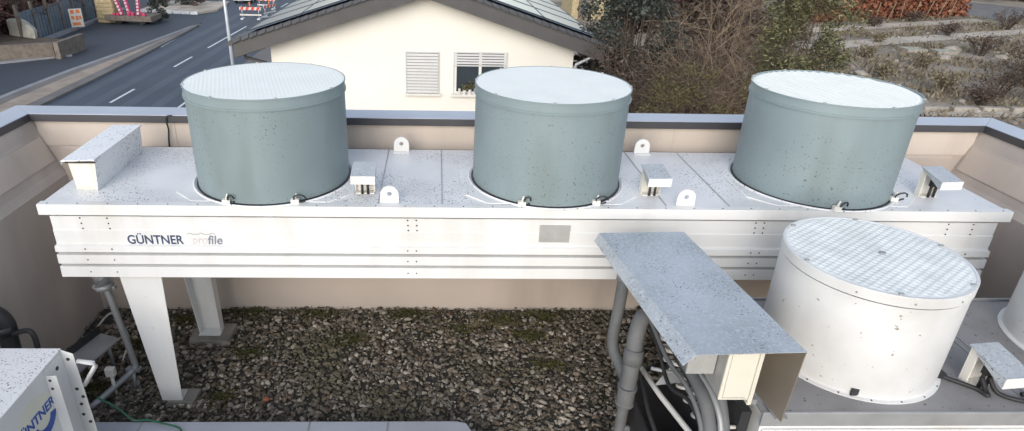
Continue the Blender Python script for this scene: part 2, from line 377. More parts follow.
# gravel: thousands of single pebbles, one object
def pebbles():
    base_shapes = []
    for k in range(10):
        bm = bmesh.new(); bmesh.ops.create_icosphere(bm, subdivisions=1, radius=1)
        sq = (rng.uniform(.95, 1.55), rng.uniform(.55, 1.0), rng.uniform(.4, .75))
        base_shapes.append(([Vector((v.co.x*sq[0], v.co.y*sq[1], v.co.z*sq[2]))*rng.uniform(.78, 1.15) for v in bm.verts], [[v.index for v in f.verts] for f in bm.faces])); bm.free()
    mb = MB()
    for i in range(21000):
        x = rng.uniform(-2.72, 1.9); y = rng.uniform(2.55, 4.37)
        edge = y > 4.22
        if x+2.72 < rng.uniform(0, .25)*(1 if y > 3.6 else 1): continue
        r = rng.choice((.006, .008, .009, .011, .012, .014, .016, .019, .024)) * (0.6 if edge and rng.random() < .6 else 1)
        vs, fs = rng.choice(base_shapes)
        rot = Matrix.Rotation(rng.uniform(0, 6.28), 3, 'Z') @ Matrix.Rotation(rng.gauss(0, .35), 3, 'X')
        c = Vector((x, y, ZR + r*.1 + rng.uniform(-.012, .014)))
        mb.add([c + rot @ (v*r) for v in vs], fs, False)
    return mb
single('gravel', pebbles(), M['pebble'], None, None, kind='stuff')
b = MB()
for i in range(14):        # moss cushions between the pebbles
    cx, cy, rr = [(-.62,3.95,.16),(.22,4.1,.2),(.85,3.65,.13),(-1.35,3.78,.12),(-1.42,3.32,.16),(-2.2,3.9,.2),(-1.95,4.2,.16),(-.95,4.28,.25),(.55,4.2,.22),(-2.3,3.4,.14),(-.2,4.3,.22),(.9,4.25,.2),(-1.5,4.3,.2),(.75,4.0,.14)][i]
    for k in range(420):
        a, q = rng.uniform(0, 6.28), rr*abs(rng.gauss(0, .55))
        b.leaf((cx+q*math.cos(a)*1.4, cy+q*math.sin(a)*.7, ZR+.012+rng.uniform(0, .012)), rng.uniform(.006, .014), .8)
single('moss', b, M['moss'], None, None, kind='stuff')
b = MB()
for k in range(60):
    a = rng.uniform(0, 6.28); q = rng.uniform(0, .05); p = Vector((.32+q*math.cos(a), 4.12+q*math.sin(a)*.6, ZR+.01)); t = Vector((rng.gauss(0,.03), rng.gauss(0,.03), rng.uniform(.04, .09)))
    b.add([p, p+Vector((.004,0,0)), p+t], [(0,1,2)])
single('grass_tuft', b, M['weed'], 'small tuft of dry yellowish grass growing in the roof gravel', 'grass', (.32, 4.12, ZR))
b = MB(); b.ico((-1.11, 3.28, ZR+.02), .024, 1, True, (1.2, .9, .6), .4); single('brick_fragment', b, mat('red_brick', (.30, .10, .06), .9), 'small red brick fragment lying in the roof gravel', 'stone', (-1.11, 3.28, ZR))

# ================================================================== main condenser
XL, XR, YF, YB, ZB = -2.19, 3.335, 3.221, 4.187, -.462
un = thing('condenser_unit', 'long white rooftop condenser with three grey green fan drums, standing on tapered legs', 'condenser', (.57, 3.7, ZR))
# front panel as one swept profile (y offset from YF, z)
pf = [(.03,.0),(.03,.010),(-.018,.010),(-.020,-.052),(-.004,-.060),(.032,-.064),(.012,-.073),(.012,-.156),(.007,-.160),(.007,-.246),(-.010,-.252),(-.014,-.290),(.035,-.297),(.035,-.307),(-.012,-.310),(-.015,-.366),(.035,-.371),(.035,-.382),(-.012,-.386),(-.017,-.452),(.018,-.462),(.05,-.462)]
def profile(x0, x1, m, name, a, z):
    b = MB(); sl = pf[a:z]
    vs = [(x0, YF+o, zz) for o, zz in sl]+[(x1, YF+o, zz) for o, zz in sl]; n = len(sl)
    b.add(vs, [(i, i+1, n+i+1, n+i) for i in range(n-1)])
    b.add([(x0, YF+o, zz) for o, zz in sl]+[(x0, YF+.06, sl[-1][1]), (x0, YF+.06, sl[0][1])], [tuple(range(n+2))[::-1]])
    b.add([(x1, YF+o, zz) for o, zz in sl]+[(x1, YF+.06, sl[-1][1]), (x1, YF+.06, sl[0][1])], [tuple(range(n+2))])
    return part(name, b, m, un)
profile(XL, XR, M['white'], 'top_lip', 0, 6)
profile(XL+.036, XR-.036, M['white'], 'front_panel', 6, 11)
profile(XL+.03, XR-.03, M['white'], 'rail', 10, 13)
profile(XL+.03, XR-.03, M['white'], 'rail', 13, 17)
profile(XL+.03, XR-.03, M['white'], 'rail', 17, 22)
b = MB(); b.box(XL+.06, XR-.06, YF+.061, YB-.02, ZB+.004, -.012); part('casing', b, M['white'], un)
b = MB(); b.box(XL, XR, YF+.0305, YB, -.011, 0); part('top_panel', b, M['top'], un, .003)
for xs in (-.326,.038,1.33,1.70): b = MB(); b.box(xs, xs+.006, YF+.04, YB-.01, .0004, .004); part('panel_seam', b, M['plate'], un)
def bolt(p, r, sq):
    b = MB(); b.ico(p, r, 1, True, sq); part('bolt', b, M['darkmetal'], un)
for i in range(34): bolt((XL+.05+i*(XR-XL-.1)/33, YF-.001, .0105), .0050, (1,1,.5))
for xs in (XL+.20, XL+.35, -.155, -.105, 1.86, 1.91, XR-.33, XR-.18):
    for z in (-.085, -.118, -.15, -.185, -.236): bolt((xs+(-.085-z)*.05, YF+.010, z), .0054, (1,.5,1))
    for z in (-.27, -.34, -.42): bolt((xs, YF-.014, z), .0054, (1,.5,1))
FX, FY, FR, FH = (-.988, .687, 2.374), 3.666, .45, .608
def corr_disc(mb, c, r, pitch, amp, ang, both=False):
    n = int(2*r/pitch*6); ca, sa = math.cos(ang), math.sin(ang)
    N = 150; idx = {}; vs = []; fs = []
    st = 2*r/N
    for i in range(N+1):
        for j in range(N+1):
            u, v = -r+i*st, -r+j*st
            if u*u+v*v > r*r*1.0: 
                l_ = math.hypot(u, v)
                if l_ > r+st*1.5: continue
                u, v = u*r/l_, v*r/l_; z = 0
            h = math.sin(2*math.pi*u/pitch)
            if both: h = max(h, math.sin(2*math.pi*v/pitch))
            h *= amp*min(1, max(0, (r-math.hypot(u, v))/(.06*r)))
            idx[(i, j)] = len(vs); vs.append((c[0]+u*ca-v*sa, c[1]+u*sa+v*ca, c[2]+h))
    for i in range(N):
        for j in range(N):
            k = [(i,j),(i+1,j),(i+1,j+1),(i,j+1)]
            if all(a in idx for a in k): fs.append([idx[a] for a in k])
    mb.add(vs, fs, True)
for i, fx in enumerate(FX):
    b = MB(); hx, hy, ch = .515, .405, .13
    b.prism([(fx+px, FY+.01+py, .0003) for px, py in [(-hx+ch,-hy),(hx-ch,-hy),(hx,-hy+ch),(hx,hy-ch),(hx-ch,hy),(-hx+ch,hy),(-hx,hy-ch),(-hx,-hy+ch)]], (0,0,.009))
    b.lathe((fx, FY, .0095), [(.482,0),(.479,.007),(.472,.007),(.466,-.001)], 72)
    part('fan_plate', b, M['top'], un, .003)
    b = MB(); prof = [(.452,.012),(.452,FH-.052),(.456,FH-.05),(.458,FH-.046),(.452,FH-.042)]
    b.lathe((fx, FY, 0), [(.44,.012),(.450,.012),(.450,FH-.062),(.440,FH-.062)], 96)
    sh = part('fan_drum', b, M['fan'], un)
    b = MB(); b.lathe((fx, FY, 0), [(.4505,FH-.062),(.459,FH-.062),(.459,FH-.053),(.4525,FH-.052),(.4525,FH-.008),(.457,FH-.006),(.457,FH+.001),(.4515,FH+.001),(.4515,FH-.02)], 96); part('rim_band', b, M['fanrim'], sh)
    b = MB()
    if i == 2: corr_disc(b, (fx, FY, FH-.009), .4505, .046, .012, .12)
    else: corr_disc(b, (fx, FY, FH-.001), .4505, .022, .0012, .3+i, True)
    part('grille', b, M['grille'], sh)
    for k in range(8):
        a = k*math.pi/4+.35+i*.3; cx, cy = fx+.450*math.cos(a), FY+.450*math.sin(a); b = MB()
        b.box(cx-.007, cx+.007, cy-.007, cy+.007, FH+.0005, FH+.005); part('rim_clip', b, M['plate'], sh)
    b = MB(); b.lathe((fx, FY, .010), [(.452,0),(.462,.0),(.462,.004),(.452,.006)], 64); part('dark_gasket', b, M['black'], sh)
    # tie-down eyes with a short cable loop at the foot of the drum
    for aa in ((-1.95, -1.12), (-2.0, -1.05), (-1.75, -.75))[i]:
        cx, cy = fx+.468*math.cos(aa), FY+.468*math.sin(aa)
        b = MB(); b.box(cx-.022, cx+.022, cy-.012, cy+.012, .0096, .038); b.cyl((cx, cy, .036), (cx+.01, cy, .07), .007, .005, 8); e = part('hook', b, M['frame'], un)
        b = MB(); b.tube([(cx+.03+.035*math.cos(q*.7)*(1 if aa > -1.5 else .5), cy-.012-.012*math.sin(q*.7), .045+.028*math.sin(q*.7)) for q in range(9)], .005, 6); part('cable_loop', b, M['darkmetal'], e)
# lifting lugs
for lx, ly in ((-.258,3.275),(-.234,4.135),(1.44,3.265),(1.447,4.15)):
    b = MB(); ol = []
    for k in range(13):
        a = math.pi*k/12; ol.append((lx+.052*math.cos(a), ly, .055+.052*math.sin(a)))
    ol = [(lx+.054, ly, .0005)]+ol+[(lx-.054, ly, .0005)]
    inner = [(lx+.014*math.cos(2*math.pi*k/15), ly, .06+.014*math.sin(2*math.pi*k/15)) for k in range(15)]
    th = .012; n = 15
    vs = ol+inner+[(x, y+th, z) for x, y, z in ol]+[(x, y+th, z) for x, y, z in inner]
    fs = [(i, (i+1) % n, n+(i+1) % n, n+i) for i in range(n)]
    # inner ring ordered to start at lower right so quads stay simple
    sh_ = 13
    inn = [inner[(i+sh_) % 15] for i in range(15)]
    vs = ol+inn+[(x, y+th, z) for x, y, z in ol]+[(x, y+th, z) for x, y, z in inn]
    fs = [(i, (i+1) % n, n+(i+1) % n, n+i) for i in range(n)]+[(2*n+(i+1) % n, 2*n+i, 3*n+i, 3*n+(i+1) % n) for i in range(n)]
    fs += [((i+1) % n, i, 2*n+i, 2*n+(i+1) % n) for i in range(n)]+[(n+i, n+(i+1) % n, 3*n+(i+1) % n, 3*n+i) for i in range(n)]
    b.add(vs, fs); b.box(lx-.055, lx+.055, ly-.03, ly-.001, .0006, .006)
    part('lifting_lug', b, M['white'], un)
# isolator switches under little rain canopies
def isolator(root, p, rz, s=1.0, stem=M['frame'], d=.10):
    r_ = Matrix.Rotation(rz, 3, 'Z')
    def T(mb):
        mb.v = [tuple(Vector(p) + r_ @ (Vector(v)*s)) for v in mb.v]; return mb
    b = MB(); b.box(-.058,.058,-.004,.004,.001,.172); b.box(-.058,-.0535,-.035,-.0045,.0,.166); b.box(.0535,.058,-.035,-.0045,.0,.166); b.box(-.053,.053,-.05,-.0045,.0,.006)
    body = part('isolator_switch', T(b), stem, root, .002)
    b = MB(); b.slab([(-.066,.008,.174),(.066,.008,.174),(.070,-d,.140),(-.070,-d,.140)], (0,0,.006))
    b.box(-.070,.070,-d-.004,-d+.001,.100,.1465)
    b.prism([(-.070,-.03,.164),(-.070,-d,.1395),(-.070,-d,.10)], (.003,0,0)).prism([(.067,-.03,.164),(.067,-d,.1395),(.067,-d,.10)], (.003,0,0))
    part('canopy', T(b), M['galv'], body)
    b = MB(); b.box(-.069,.069,-d-.0065,-d-.0045,.098,.148); part('front_strip', T(b), M['white'], body)
    b = MB(); b.box(-.034,.038,-.075,-.0505,.078,.115); b.cyl((-.015,-.055,.075),(-.015,-.055,.004),.008,.008,8); b.cyl((.018,-.055,.075),(.018,-.055,.004),.008,.008,8)
    part('cable_gland', T(b), M['black'], body)
isolator(un, (-.41, 3.458, 0), 0, 1, M['frame'], .135)
isolator(un, (1.287, 3.468, 0), R_(3), 1, M['frame'], .14)
isolator(un, (2.995, 3.48, 0), R_(5), 1, M['frame'], .16)
# big junction box at the left end, warm light painted into its cream ends, weathered cover
b = MB(); b.hexa([(-2.085,3.43,0),(-1.965,3.43,0),(-1.985,4.07,0),(-2.085,4.07,0)], [(-2.10,3.43,.178),(-1.95,3.43,.178),(-1.97,4.07,.170),(-2.10,4.07,.170)])
jb = part('junction_box', b, M['cream'], un, .004)
b = MB(); b.hexa([(-1.963,3.42,.001),(-1.958,3.42,.001),(-1.978,4.08,.001),(-1.983,4.08,.001)], [(-1.946,3.42,.186),(-1.940,3.42,.186),(-1.960,4.08,.178),(-1.966,4.08,.178)]); part('side_cover', b, M['top'], jb)
b = MB(); b.slab([(-2.125,3.41,.180),(-1.937,3.41,.188),(-1.955,4.10,.180),(-2.155,4.10,.172)], (0,0,.008)); b.slab([(-2.125,3.41,.165),(-2.125,3.41,.180),(-2.155,4.10,.172),(-2.155,4.10,.157)], (.004,0,0)); part('cover', b, M['top'], jb, .002)
b = MB(); b.box(-2.08,-1.975,3.4285,3.4297,.03,.165); b.box(-2.03,-2.026,3.427,3.4284,.0,.17); part('end_plate', b, M['frame'], jb)
b = MB(); b.box(-2.10,-1.93,3.404,3.412,.176,.184); part('cover_gap', b, M['black'], jb)
# lettering and data plate on the front panel
FYp = YF+.0065
text('lettering', 'G\u00dcNTNER', .078, M['ink'], un, (-1.752, FYp-.0005, -.243), (1,0,0), (0,0,1), .855, .001, 0, .0012)
text('lettering', 'pro', .078, M['inkpale'], un, (-1.388, FYp-.0005, -.243), (1,0,0), (0,0,1), .78, .001, .15, .0005)
text('lettering', 'file', .078, M['inkgrey'], un, (-1.300, FYp-.0005, -.243), (1,0,0), (0,0,1), .92, .001, .15, .0012)
b = MB(); pts = []
for k in range(41):
    t = k/40; x = -1.41+.16*t; pts.append((x, FYp-.001, -.181+.008*max(0, math.sin(t*math.pi*5))))
b.tube(pts, .0014, 5); part('wave_mark', b, M['inkgrey'], un)
b = MB(); b.box(.604,.78,YF+.002,YF+.006,-.216,-.108); dp = part('data_plate', b, M['plate'], un)
# legs: folded tapered plates
for sx, (xa0, xa1, xb0, xb1), yy, dy in ((-1, (-1.86,-1.615,-1.775,-1.645), 3.25, .10), (-1, (-1.84,-1.62,-1.775,-1.615), 4.05, -.10), (1, (2.76,3.0,2.79,2.92), 3.25, .10), (1, (2.76,3.0,2.79,2.92), 4.05, -.10)):
    b = MB(); t = .006*(1 if dy > 0 else -1)
    b.slab([(xb0,yy,ZR+.04),(xb1,yy,ZR+.04),(xa1,yy,ZB),(xa0,yy,ZB)], (0,t,0))
    b.slab([(xb0,yy+t,ZR+.04),(xa0,yy+t,ZB),(xa0,yy+t+dy,ZB),(xb0,yy+t+dy*.7,ZR+.04)], (.005,0,0))
    if dy < 0: b.slab([(xb1,yy+t,ZR+.04),(xa1,yy+t,ZB),(xa1,yy+t+dy,ZB),(xb1,yy+t+dy*.7,ZR+.04)], (-.005,0,0))
    b.box(xb0-.0, xb1+.0, min(yy+t,yy+dy), max(yy+t,yy+dy), ZR+.04, ZR+.047)
    for k in range(4):
        f = .15+.23*k; b.ico(((xa0+xa1)/2*(1-f)+(xb0+xb1)/2*f, yy-.001*(1 if dy > 0 else -1), ZB*(1-f)+ZR*f), .006, 1)
    part('leg', b, M['white'], un)
for i, (px, py, lab) in enumerate(((-1.66,3.30,'concrete slab under the front left leg of the long condenser'),(-1.69,4.0,'mossy concrete slab under the rear left leg of the long condenser'))):
    k_ = (.6, 1.0)[i]; b = MB(); b.hexa([(px-.15,py-.10,ZR-.01),(px+.15,py-.12,ZR-.01),(px+.16,py+.12,ZR-.01),(px-.14,py+.13,ZR-.01)], [(px-.145,py-.095,ZR+.038),(px+.145,py-.115,ZR+.038),(px+.155,py+.115,ZR+.038),(px-.135,py+.125,ZR+.038)])
    b.v = [(px+(x-px)*k_, py+(y-py)*k_, z) for x, y, z in b.v]
    single('concrete_slab', b, M['concrete'], lab, 'slab', (px, py, ZR), None, .006)

# cable hanging down the rear parapet
b = MB(); b.curve([(-1.86,4.36,.172),(-1.895,4.352,.165),(-1.90,4.352,.12),(-1.905,4.372,.06),(-1.92,4.372,-.06),(-1.92,4.372,-.3)], .006, 6)
single('wall_cable', b, M['darkmetal'], 'thin dark cable running down the rear parapet from its coping', 'cable', (-1.9, 4.36, .17))

# ================================================================== pipework at the left legs
t = thing('drain_pipe', 'grey steel pipe with foil wrapped joint below the left end of the long condenser', 'pipe', (-2.1, 3.5, ZR))
b = MB(); b.curve([(-2.15,3.52,-.455),(-2.13,3.52,-.66),(-2.10,3.51,-.80),(-2.045,3.5,-1.28),(-2.035,3.48,-1.335),(-2.07,3.44,-1.37),(-2.22,3.2,ZR+.02)], .021, 10); part('pipe', b, M['galv2'], t)
b = MB(); b.tube([(-2.05,3.48,-1.34),(-2.03,3.42,ZR-.0)], .014, 8); part('strut', b, M['galv2'], t)
b = MB(); b.tube([(-2.15,3.52,-.47),(-2.145,3.52,-.55),(-2.135,3.52,-.62),(-2.125,3.52,-.70)], [.045,.05,.047,.05], 10); part('foil_wrap', b, M['foil'], t)
b = MB(); b.cyl((-2.124,3.52,-.70),(-2.118,3.515,-.73),.058,.058,12); b.box(-2.19,-2.05,3.50,3.53,-.725,-.705); part('clamp', b, M['galv2'], t)
b = MB(); b.box(-2.09,-2.0,3.455,3.50,-1.36,-1.34); part('clamp', b, M['galv2'], t)
t = thing('cable_tray', 'narrow grey metal cable tray lying across the gravel beside the left wall', 'cable tray', (-2.3, 3.45, -1.25))
b = MB(); q = [(-2.47,3.22,-1.2),(-2.30,3.16,-1.2),(-2.17,3.62,-1.2),(-2.33,3.68,-1.2)]; b.slab(q, (0,0,-.012)); part('tray', b, M['galv2'], t)
b = MB(); b.slab([q[0],(q[0][0],q[0][1],-1.14),(q[3][0],q[3][1],-1.14),q[3]], (-.006,0,0)); part('tray_side', b, M['darkmetal'], t)
b = MB()
for (x, y) in ((-2.42,3.25),(-2.25,3.6)): b.cyl((x,y,ZR-.01),(x,y,-1.213),.012,.012,8)
part('foot', b, M['galv2'], t)
b = MB(); b.curve([(-2.36,3.70,-1.17),(-2.25,3.72,-1.06),(-2.16,3.66,-1.10),(-2.10,3.6,-1.19),(-2.12,3.5,-1.3)], .007, 6)
single('thin_cable', b, M['plate'], 'thin pale cable looping over the far end of the cable tray', 'cable', (-2.2, 3.65, -1.2))
b = MB(); b.box(-2.155,-2.095,3.33,3.37,-1.30,-1.235)
o = single('junction_cube', b, M['frame'], 'small white plastic socket box beside the cable tray and steel pipe', 'socket box', (-2.12, 3.35, -1.30), None, .006)
b = MB(); b.cyl((-2.125,3.35,ZR-.01),(-2.125,3.35,-1.301),.012,.012,8)
c = link_obj('stub', b, M['frame'], None, (-2.12, 3.35, -1.30)); c.parent = o; c.location = (0,0,0)
b = MB(); b.curve([(-1.93,2.86,-1.05),(-1.86,2.9,-1.16),(-1.80,2.93,-1.285),(-1.72,2.93,-1.284),(-1.62,2.9,-1.282),(-1.5,2.86,-1.284),(-1.46,2.78,-1.284)], .0065, 8)
single('garden_hose', b, M['rubber_green'], 'thin green hose trailing over the flat metal duct near the white leg', 'hose', (-1.8, 2.9, -1.29))
b = MB(); b.prism([(-2.35,2.45,-1.38),(.42,2.45,-1.38),(.20,2.915,-1.38),(.14,2.93,-1.38),(-2.35,2.93,-1.38)], (0,0,.08))
t = thing('metal_duct', 'flat blue grey metal duct lying on the gravel along the bottom edge', 'duct', (-.9, 2.7, ZR))
part('cover', b, M['coping'], t, .004)
b = MB(); b.prism([(-2.33,2.47,ZR-.01),(.38,2.47,ZR-.01),(.18,2.90,ZR-.01),(-2.33,2.90,ZR-.01)], (0,0,.0785)); part('side', b, M['galv2'], t)
b = MB()
for xs in (-1.75,-.75,-.28): b.box(xs, xs+.008, 2.46, 2.925, -1.2998, -1.296)
part('joint', b, M['galv2'], t)
# dark valve pipework far left
t = thing('valve_pipe', 'dark grey elbow pipe and handle by the left parapet behind the logo box', 'pipe', (-2.55, 3.15, ZR))
b = MB(); b.curve([(-2.62,3.22,ZR),(-2.60,3.22,-.92),(-2.585,3.22,-.80),(-2.62,3.21,-.72),(-2.70,3.2,-.70)], .05, 12); b.cyl((-2.60,3.22,-.86),(-2.60,3.22,-.80),.062,.062,14); part('pipe', b, M['darkmetal'], t)
b = MB(); b.curve([(-2.56,3.2,-.86),(-2.46,3.2,-.83),(-2.42,3.19,-.87),(-2.42,3.18,-1.0)], .016, 8); part('handle', b, M['darkmetal'], t)

# ================================================================== white box with round logo (lower left)
t = thing('fan_coil_box', 'white metal equipment box with round blue company logo, lower left corner', 'equipment box', (-2.2, 1.9, ZR))
BX, BY, BZ = -1.865, 2.595, -.5
b = MB(); b.box(BX-.62, BX, .95, BY, ZR+.25, BZ-.006); part('casing', b, M['white'], t, .006)
b = MB(); b.box(BX-.625, BX+.004, .945, BY+.004, BZ-.0055, BZ); part('lid', b, M['top'], t, .006)
b = MB()
b.box(BX+.0005, BX+.055, 2.44, 2.446, -1.40, BZ-.045)
b.box(BX+.0005, BX+.004, 2.446, BY-.006, -1.40, BZ-.02)
part('corner_channel', b, M['white'], t, .002)
b = MB(); b.hexa([(BX+.0005,BY-.006,-1.40),(BX+.075,BY-.006,-1.40),(BX+.075,BY,-1.40),(BX+.0005,BY,-1.40)], [(BX+.0005,BY-.006,BZ-.004),(BX+.06,BY-.006,BZ-.03),(BX+.06,BY,BZ-.03),(BX+.0005,BY,BZ-.004)]); part('flange', b, M['white'], t, .002)
b = MB()
for (x, z) in ((.03,-.56),(.03,-.75),(.05,-.80),(.03,-.85),(.025,-.92),(.05,-.97)): b.cyl((BX+x,BY-.0085,z),(BX+x,BY-.0055,z),.009,.009,10)
for z in (-.57,-.62,-.9): b.cyl((BX+.02,2.4375,z),(BX+.02,2.4400,z),.007,.007,10)
b.cyl((BX+.004,2.53,-.57),(BX+.007,2.53,-.57),.011,.011,10); b.cyl((BX+.004,2.50,-.78),(BX+.007,2.50,-.78),.011,.011,10)
part('screw_hole', b, M['darkmetal'], t)
b = MB(); b.tube([(BX+.061,BY+.01,-.585),(BX+.14,BY+.012,-.60),(BX+.145,BY+.012,-.615),(BX+.062,BY+.012,-.74)], .012, 8); part('handle', b, M['white'], t)
for yy in (1.05, 2.4):
    for xx in (BX-.56, BX-.06):
        b = MB(); b.box(xx-.03, xx+.03, yy-.03, yy+.03, ZR-.01, ZR+.25); part('leg', b, M['galv2'], t)
lc = (BX+.0012, 2.30, -.705)
b = MB(); pr = [(lc[0], lc[1]+.155*math.cos(2*math.pi*k/48), lc[2]+.125*math.sin(2*math.pi*k/48)) for k in range(48)]; b.prism(pr, (.0008,0,0)); lg = part('round_logo', b, M['logopale'], t)
text('lettering', 'G\u00dcNTNER', .072, M['inkblue'], lg, (BX+.0025, 2.135, -.712), (0,1,0), (0,0,1), .92, .0006, 0, .002)
b = MB(); ar = []
for k in range(25):
    a = math.pi*(1.06+.88*k/24); ar.append((lc[0]+.0009, lc[1]+.03+.115*math.cos(a), lc[2]-.018+.10*math.sin(a)))
for k in range(25):
    a = math.pi*(1.94-.88*k/24); ar.append((lc[0]+.0009, lc[1]+.045+.055*math.cos(a), lc[2]-.018+.05*math.sin(a)))
b.prism(ar, (.0008,0,0)); part('swoosh', b, M['inkblue'], lg)

# ================================================================== right hand condenser
t = rc = thing('old_condenser', 'low grey condenser with two white fan drums, right of the sheet metal hood', 'condenser', (2.6, 2.47, ZR))
PZ = -.398
b = MB(); b.box(1.405, 4.0, 2.035, 2.90, PZ-.012, PZ); part('deck', b, M['deck'], t, .003)
b = MB(); b.box(1.405, 4.0, 2.022, 2.0345, PZ-.07, PZ+.004); b.box(1.40, 4.0, 2.901, 2.915, PZ-.05, PZ+.012); part('edge_lip', b, M['galv2'], t, .003)
b = MB(); b.box(1.42, 3.98, 2.045, 2.89, -.95, PZ-.0125); part('casing', b, M['white'], t)
b = MB()
for k in range(3): b.box(1.43, 3.98, 2.030, 2.0445, -.60-k*.12, -.50-k*.12)
part('front_rail', b, M['white'], t, .006)
for xx in (1.6, 3.8):
    for yy in (2.12, 2.8):
        b = MB(); b.box(xx-.04, xx+.04, yy-.04, yy+.04, ZR-.01, -.95); part('leg', b, M['galv2'], t)
b = MB()
for xs in (2.62, 2.66): b.box(xs, xs+.006, 2.04, 2.90, PZ+.0004, PZ+.004)
part('deck_seam', b, M['galv2'], t)
def wfan(cx, cy):
    RW, HW = .382, .535; z0 = PZ
    b = MB(); b.lathe((cx,cy,z0), [(.37,.0),(.398,.0005),(.398,.006),(.384,.010),(.380,.014),(.380,HW-.055),(.372,HW-.055)], 96); sh = part('fan_drum', b, M['fanw'], rc)
    b = MB(); b.lathe((cx,cy,z0), [(.3805,HW-.048),(.3845,HW-.048),(.3845,HW-.002),(.3835,HW),(.372,HW),(.372,HW-.02)], 96); part('rim_band', b, M['fanw'], sh)
    b = MB(); corr_disc(b, (cx,cy,z0+HW-.002), .374, .030, .0024, .62, True); part('grille', b, M['grille_old'], sh)
    for k in range(6):
        a = k*math.pi/3+.2; x, y = cx+.366*math.cos(a), cy+.366*math.sin(a); b = MB(); b.box(x-.010, x+.010, y-.005, y+.005, z0+HW, z0+HW+.006); part('rim_clip', b, M['galv2'], sh)
    b = MB(); b.cyl((cx+.03,cy,z0+HW),(cx+.03,cy,z0+HW+.005),.014,.014,10); part('centre_cap', b, M['galv2'], sh)
    for k in range(3):
        a = -1.2-k*.55; x, y = cx+.3855*math.cos(a), cy+.3855*math.sin(a); b = MB(); b.ico((x,y,z0+HW-.028), .005, 1); part('screw', b, M['galv2'], sh)
    for k in range(7):
        a = -.5-k*.33; x, y = cx+.391*math.cos(a), cy+.391*math.sin(a); b = MB(); b.ico((x,y,z0+.007), .005, 1); part('screw', b, M['darkmetal'], sh)
    return sh
sh = wfan(2.015, 2.475)
b = MB(); aa = -2.0; x, y = 2.015+.381*math.cos(aa), 2.475+.381*math.sin(aa); b.box(x-.016, x+.016, y-.006, y+.004, PZ+.010, PZ+.045); part('dark_patch', b, M['darkmetal'], sh)
wfan(3.315, 2.475)
isolator(rc, (2.485, 2.25, PZ), R_(6), 1.08, M['frame'], .17)
b = MB(); b.curve([(2.47,2.19,PZ+.06),(2.47,2.15,PZ+.02),(2.46,2.12,PZ+.012),(2.44,2.17,PZ+.012),(2.36,2.24,PZ+.012),(2.33,2.27,PZ+.02)], .010, 8); part('cable', b, M['black'], rc)
b = MB(); b.curve([(2.505,2.19,PZ+.06),(2.52,2.14,PZ+.012),(2.58,2.09,PZ+.012),(2.66,2.08,PZ+.012),(2.68,2.11,PZ+.012),(2.62,2.13,PZ+.012)], .010, 8); part('cable', b, M['black'], rc)
b = MB(); b.box(2.31,2.36,2.24,2.30,PZ+.006,PZ+.03); part('cable_block', b, M['black'], rc)
# coil end: dark end plate and white return bends
b = MB(); b.box(1.34, 1.385, 2.07, 2.88, -.95, -.43); part('end_plate', b, M['darkmetal'], t)
b = MB(); b.box(1.06, 1.339, 2.09, 2.87, -1.0, -.93); b.box(1.06,1.07,2.09,2.87,-.929,-.84); part('black_fill', b, M['black'], t)  # black box and lip filling the dark area below the bends
for k in range(7):
    for row in range(2):
        yc = 2.12+k*.105+row*.05; zc = -.545-row*.10
        xb = 1.27+row*.02; b = MB(); pts = [(1.339, yc-.034, zc+.012)]
        for q in range(11):
            a = math.pi*q/10; pts.append((xb-.05*math.sin(a), yc-.034*math.cos(a), zc+.012*math.cos(a)))
        pts.append((1.339, yc+.034, zc-.012)); b.tube(pts, .0095, 7); part('return_bend', b, M['frame'], t)
# hood of bent sheet metal over the coil end
t = thing('sheet_metal_hood', 'dappled galvanised sheet metal hood with folded sides over pipes and control boxes', 'hood', (1.15, 2.43, PZ))
A, B_, Cc, D = Vector((.866,2.925,0)), Vector((1.318,2.945,0)), Vector((1.438,1.93,0)), Vector((1.003,1.912,0))
E_, F_ = Vector((.845,2.92,-.045)), Vector((.955,1.905,-.045))
b = MB(); b.slab([D,Cc,B_,A], (0,0,-.003)); part('top_sheet', b, M['galv'], t)
b = MB(); b.slab([F_,D+Vector((0,0,-.0005)),A+Vector((0,0,-.0005)),E_], (-.003,0,-.001)); part('side_lip', b, M['galv'], t)
b = MB(); dn = Vector((.003,.006,-.385)); b.slab([Cc+Vector((0,0,-.0035)),B_+Vector((0,0,-.0035)),B_+dn,Cc+dn+Vector((-.002,.012,.012))], (-.003,0,0)); part('side_flap', b, M['galvin'], t)
b = MB(); b.box(1.436,1.49,1.985,2.09,PZ+.005,PZ+.010); part('foot', b, M['galv2'], t)
# control boxes below the hood
t = thing('control_box', 'cream control box with grey side hanging under the front of the metal hood', 'control box', (1.22, 2.15, -.3))
b = MB(); b.box(1.165,1.285,1.985,2.32,-.275,-.02); part('body', b, M['plate'], t, .004)
b = MB(); b.box(1.163,1.287,1.972,1.9845,-.277,-.018); part('lid', b, M['cream'], t, .004)
b = MB(); b.box(1.178,1.272,1.9705,1.9718,-.265,-.262); b.box(1.176,1.178,1.9705,1.9718,-.265,-.02); part('lid_seam', b, M['plate'], t)
t = thing('mounting_plate', 'narrow cream backing plate beside the cream control box under the hood', 'plate', (1.32, 2.2, -.39))
b = MB(); b.box(1.306,1.325,2.0,2.5,-.33,-.01); part('panel', b, M['cream'], t, .003)
b = MB(); b.box(1.326,1.345,2.0,2.5,-.325,-.30); part('rail', b, M['galv2'], t)
b = MB(); b.box(1.05,1.155,2.06,2.42,-.20,-.02)
o = single('terminal_box', b, M['galv2'], 'grey terminal box tucked under the hood behind the cream control box', 'terminal box', (1.1, 2.25, -.1), None, .005)
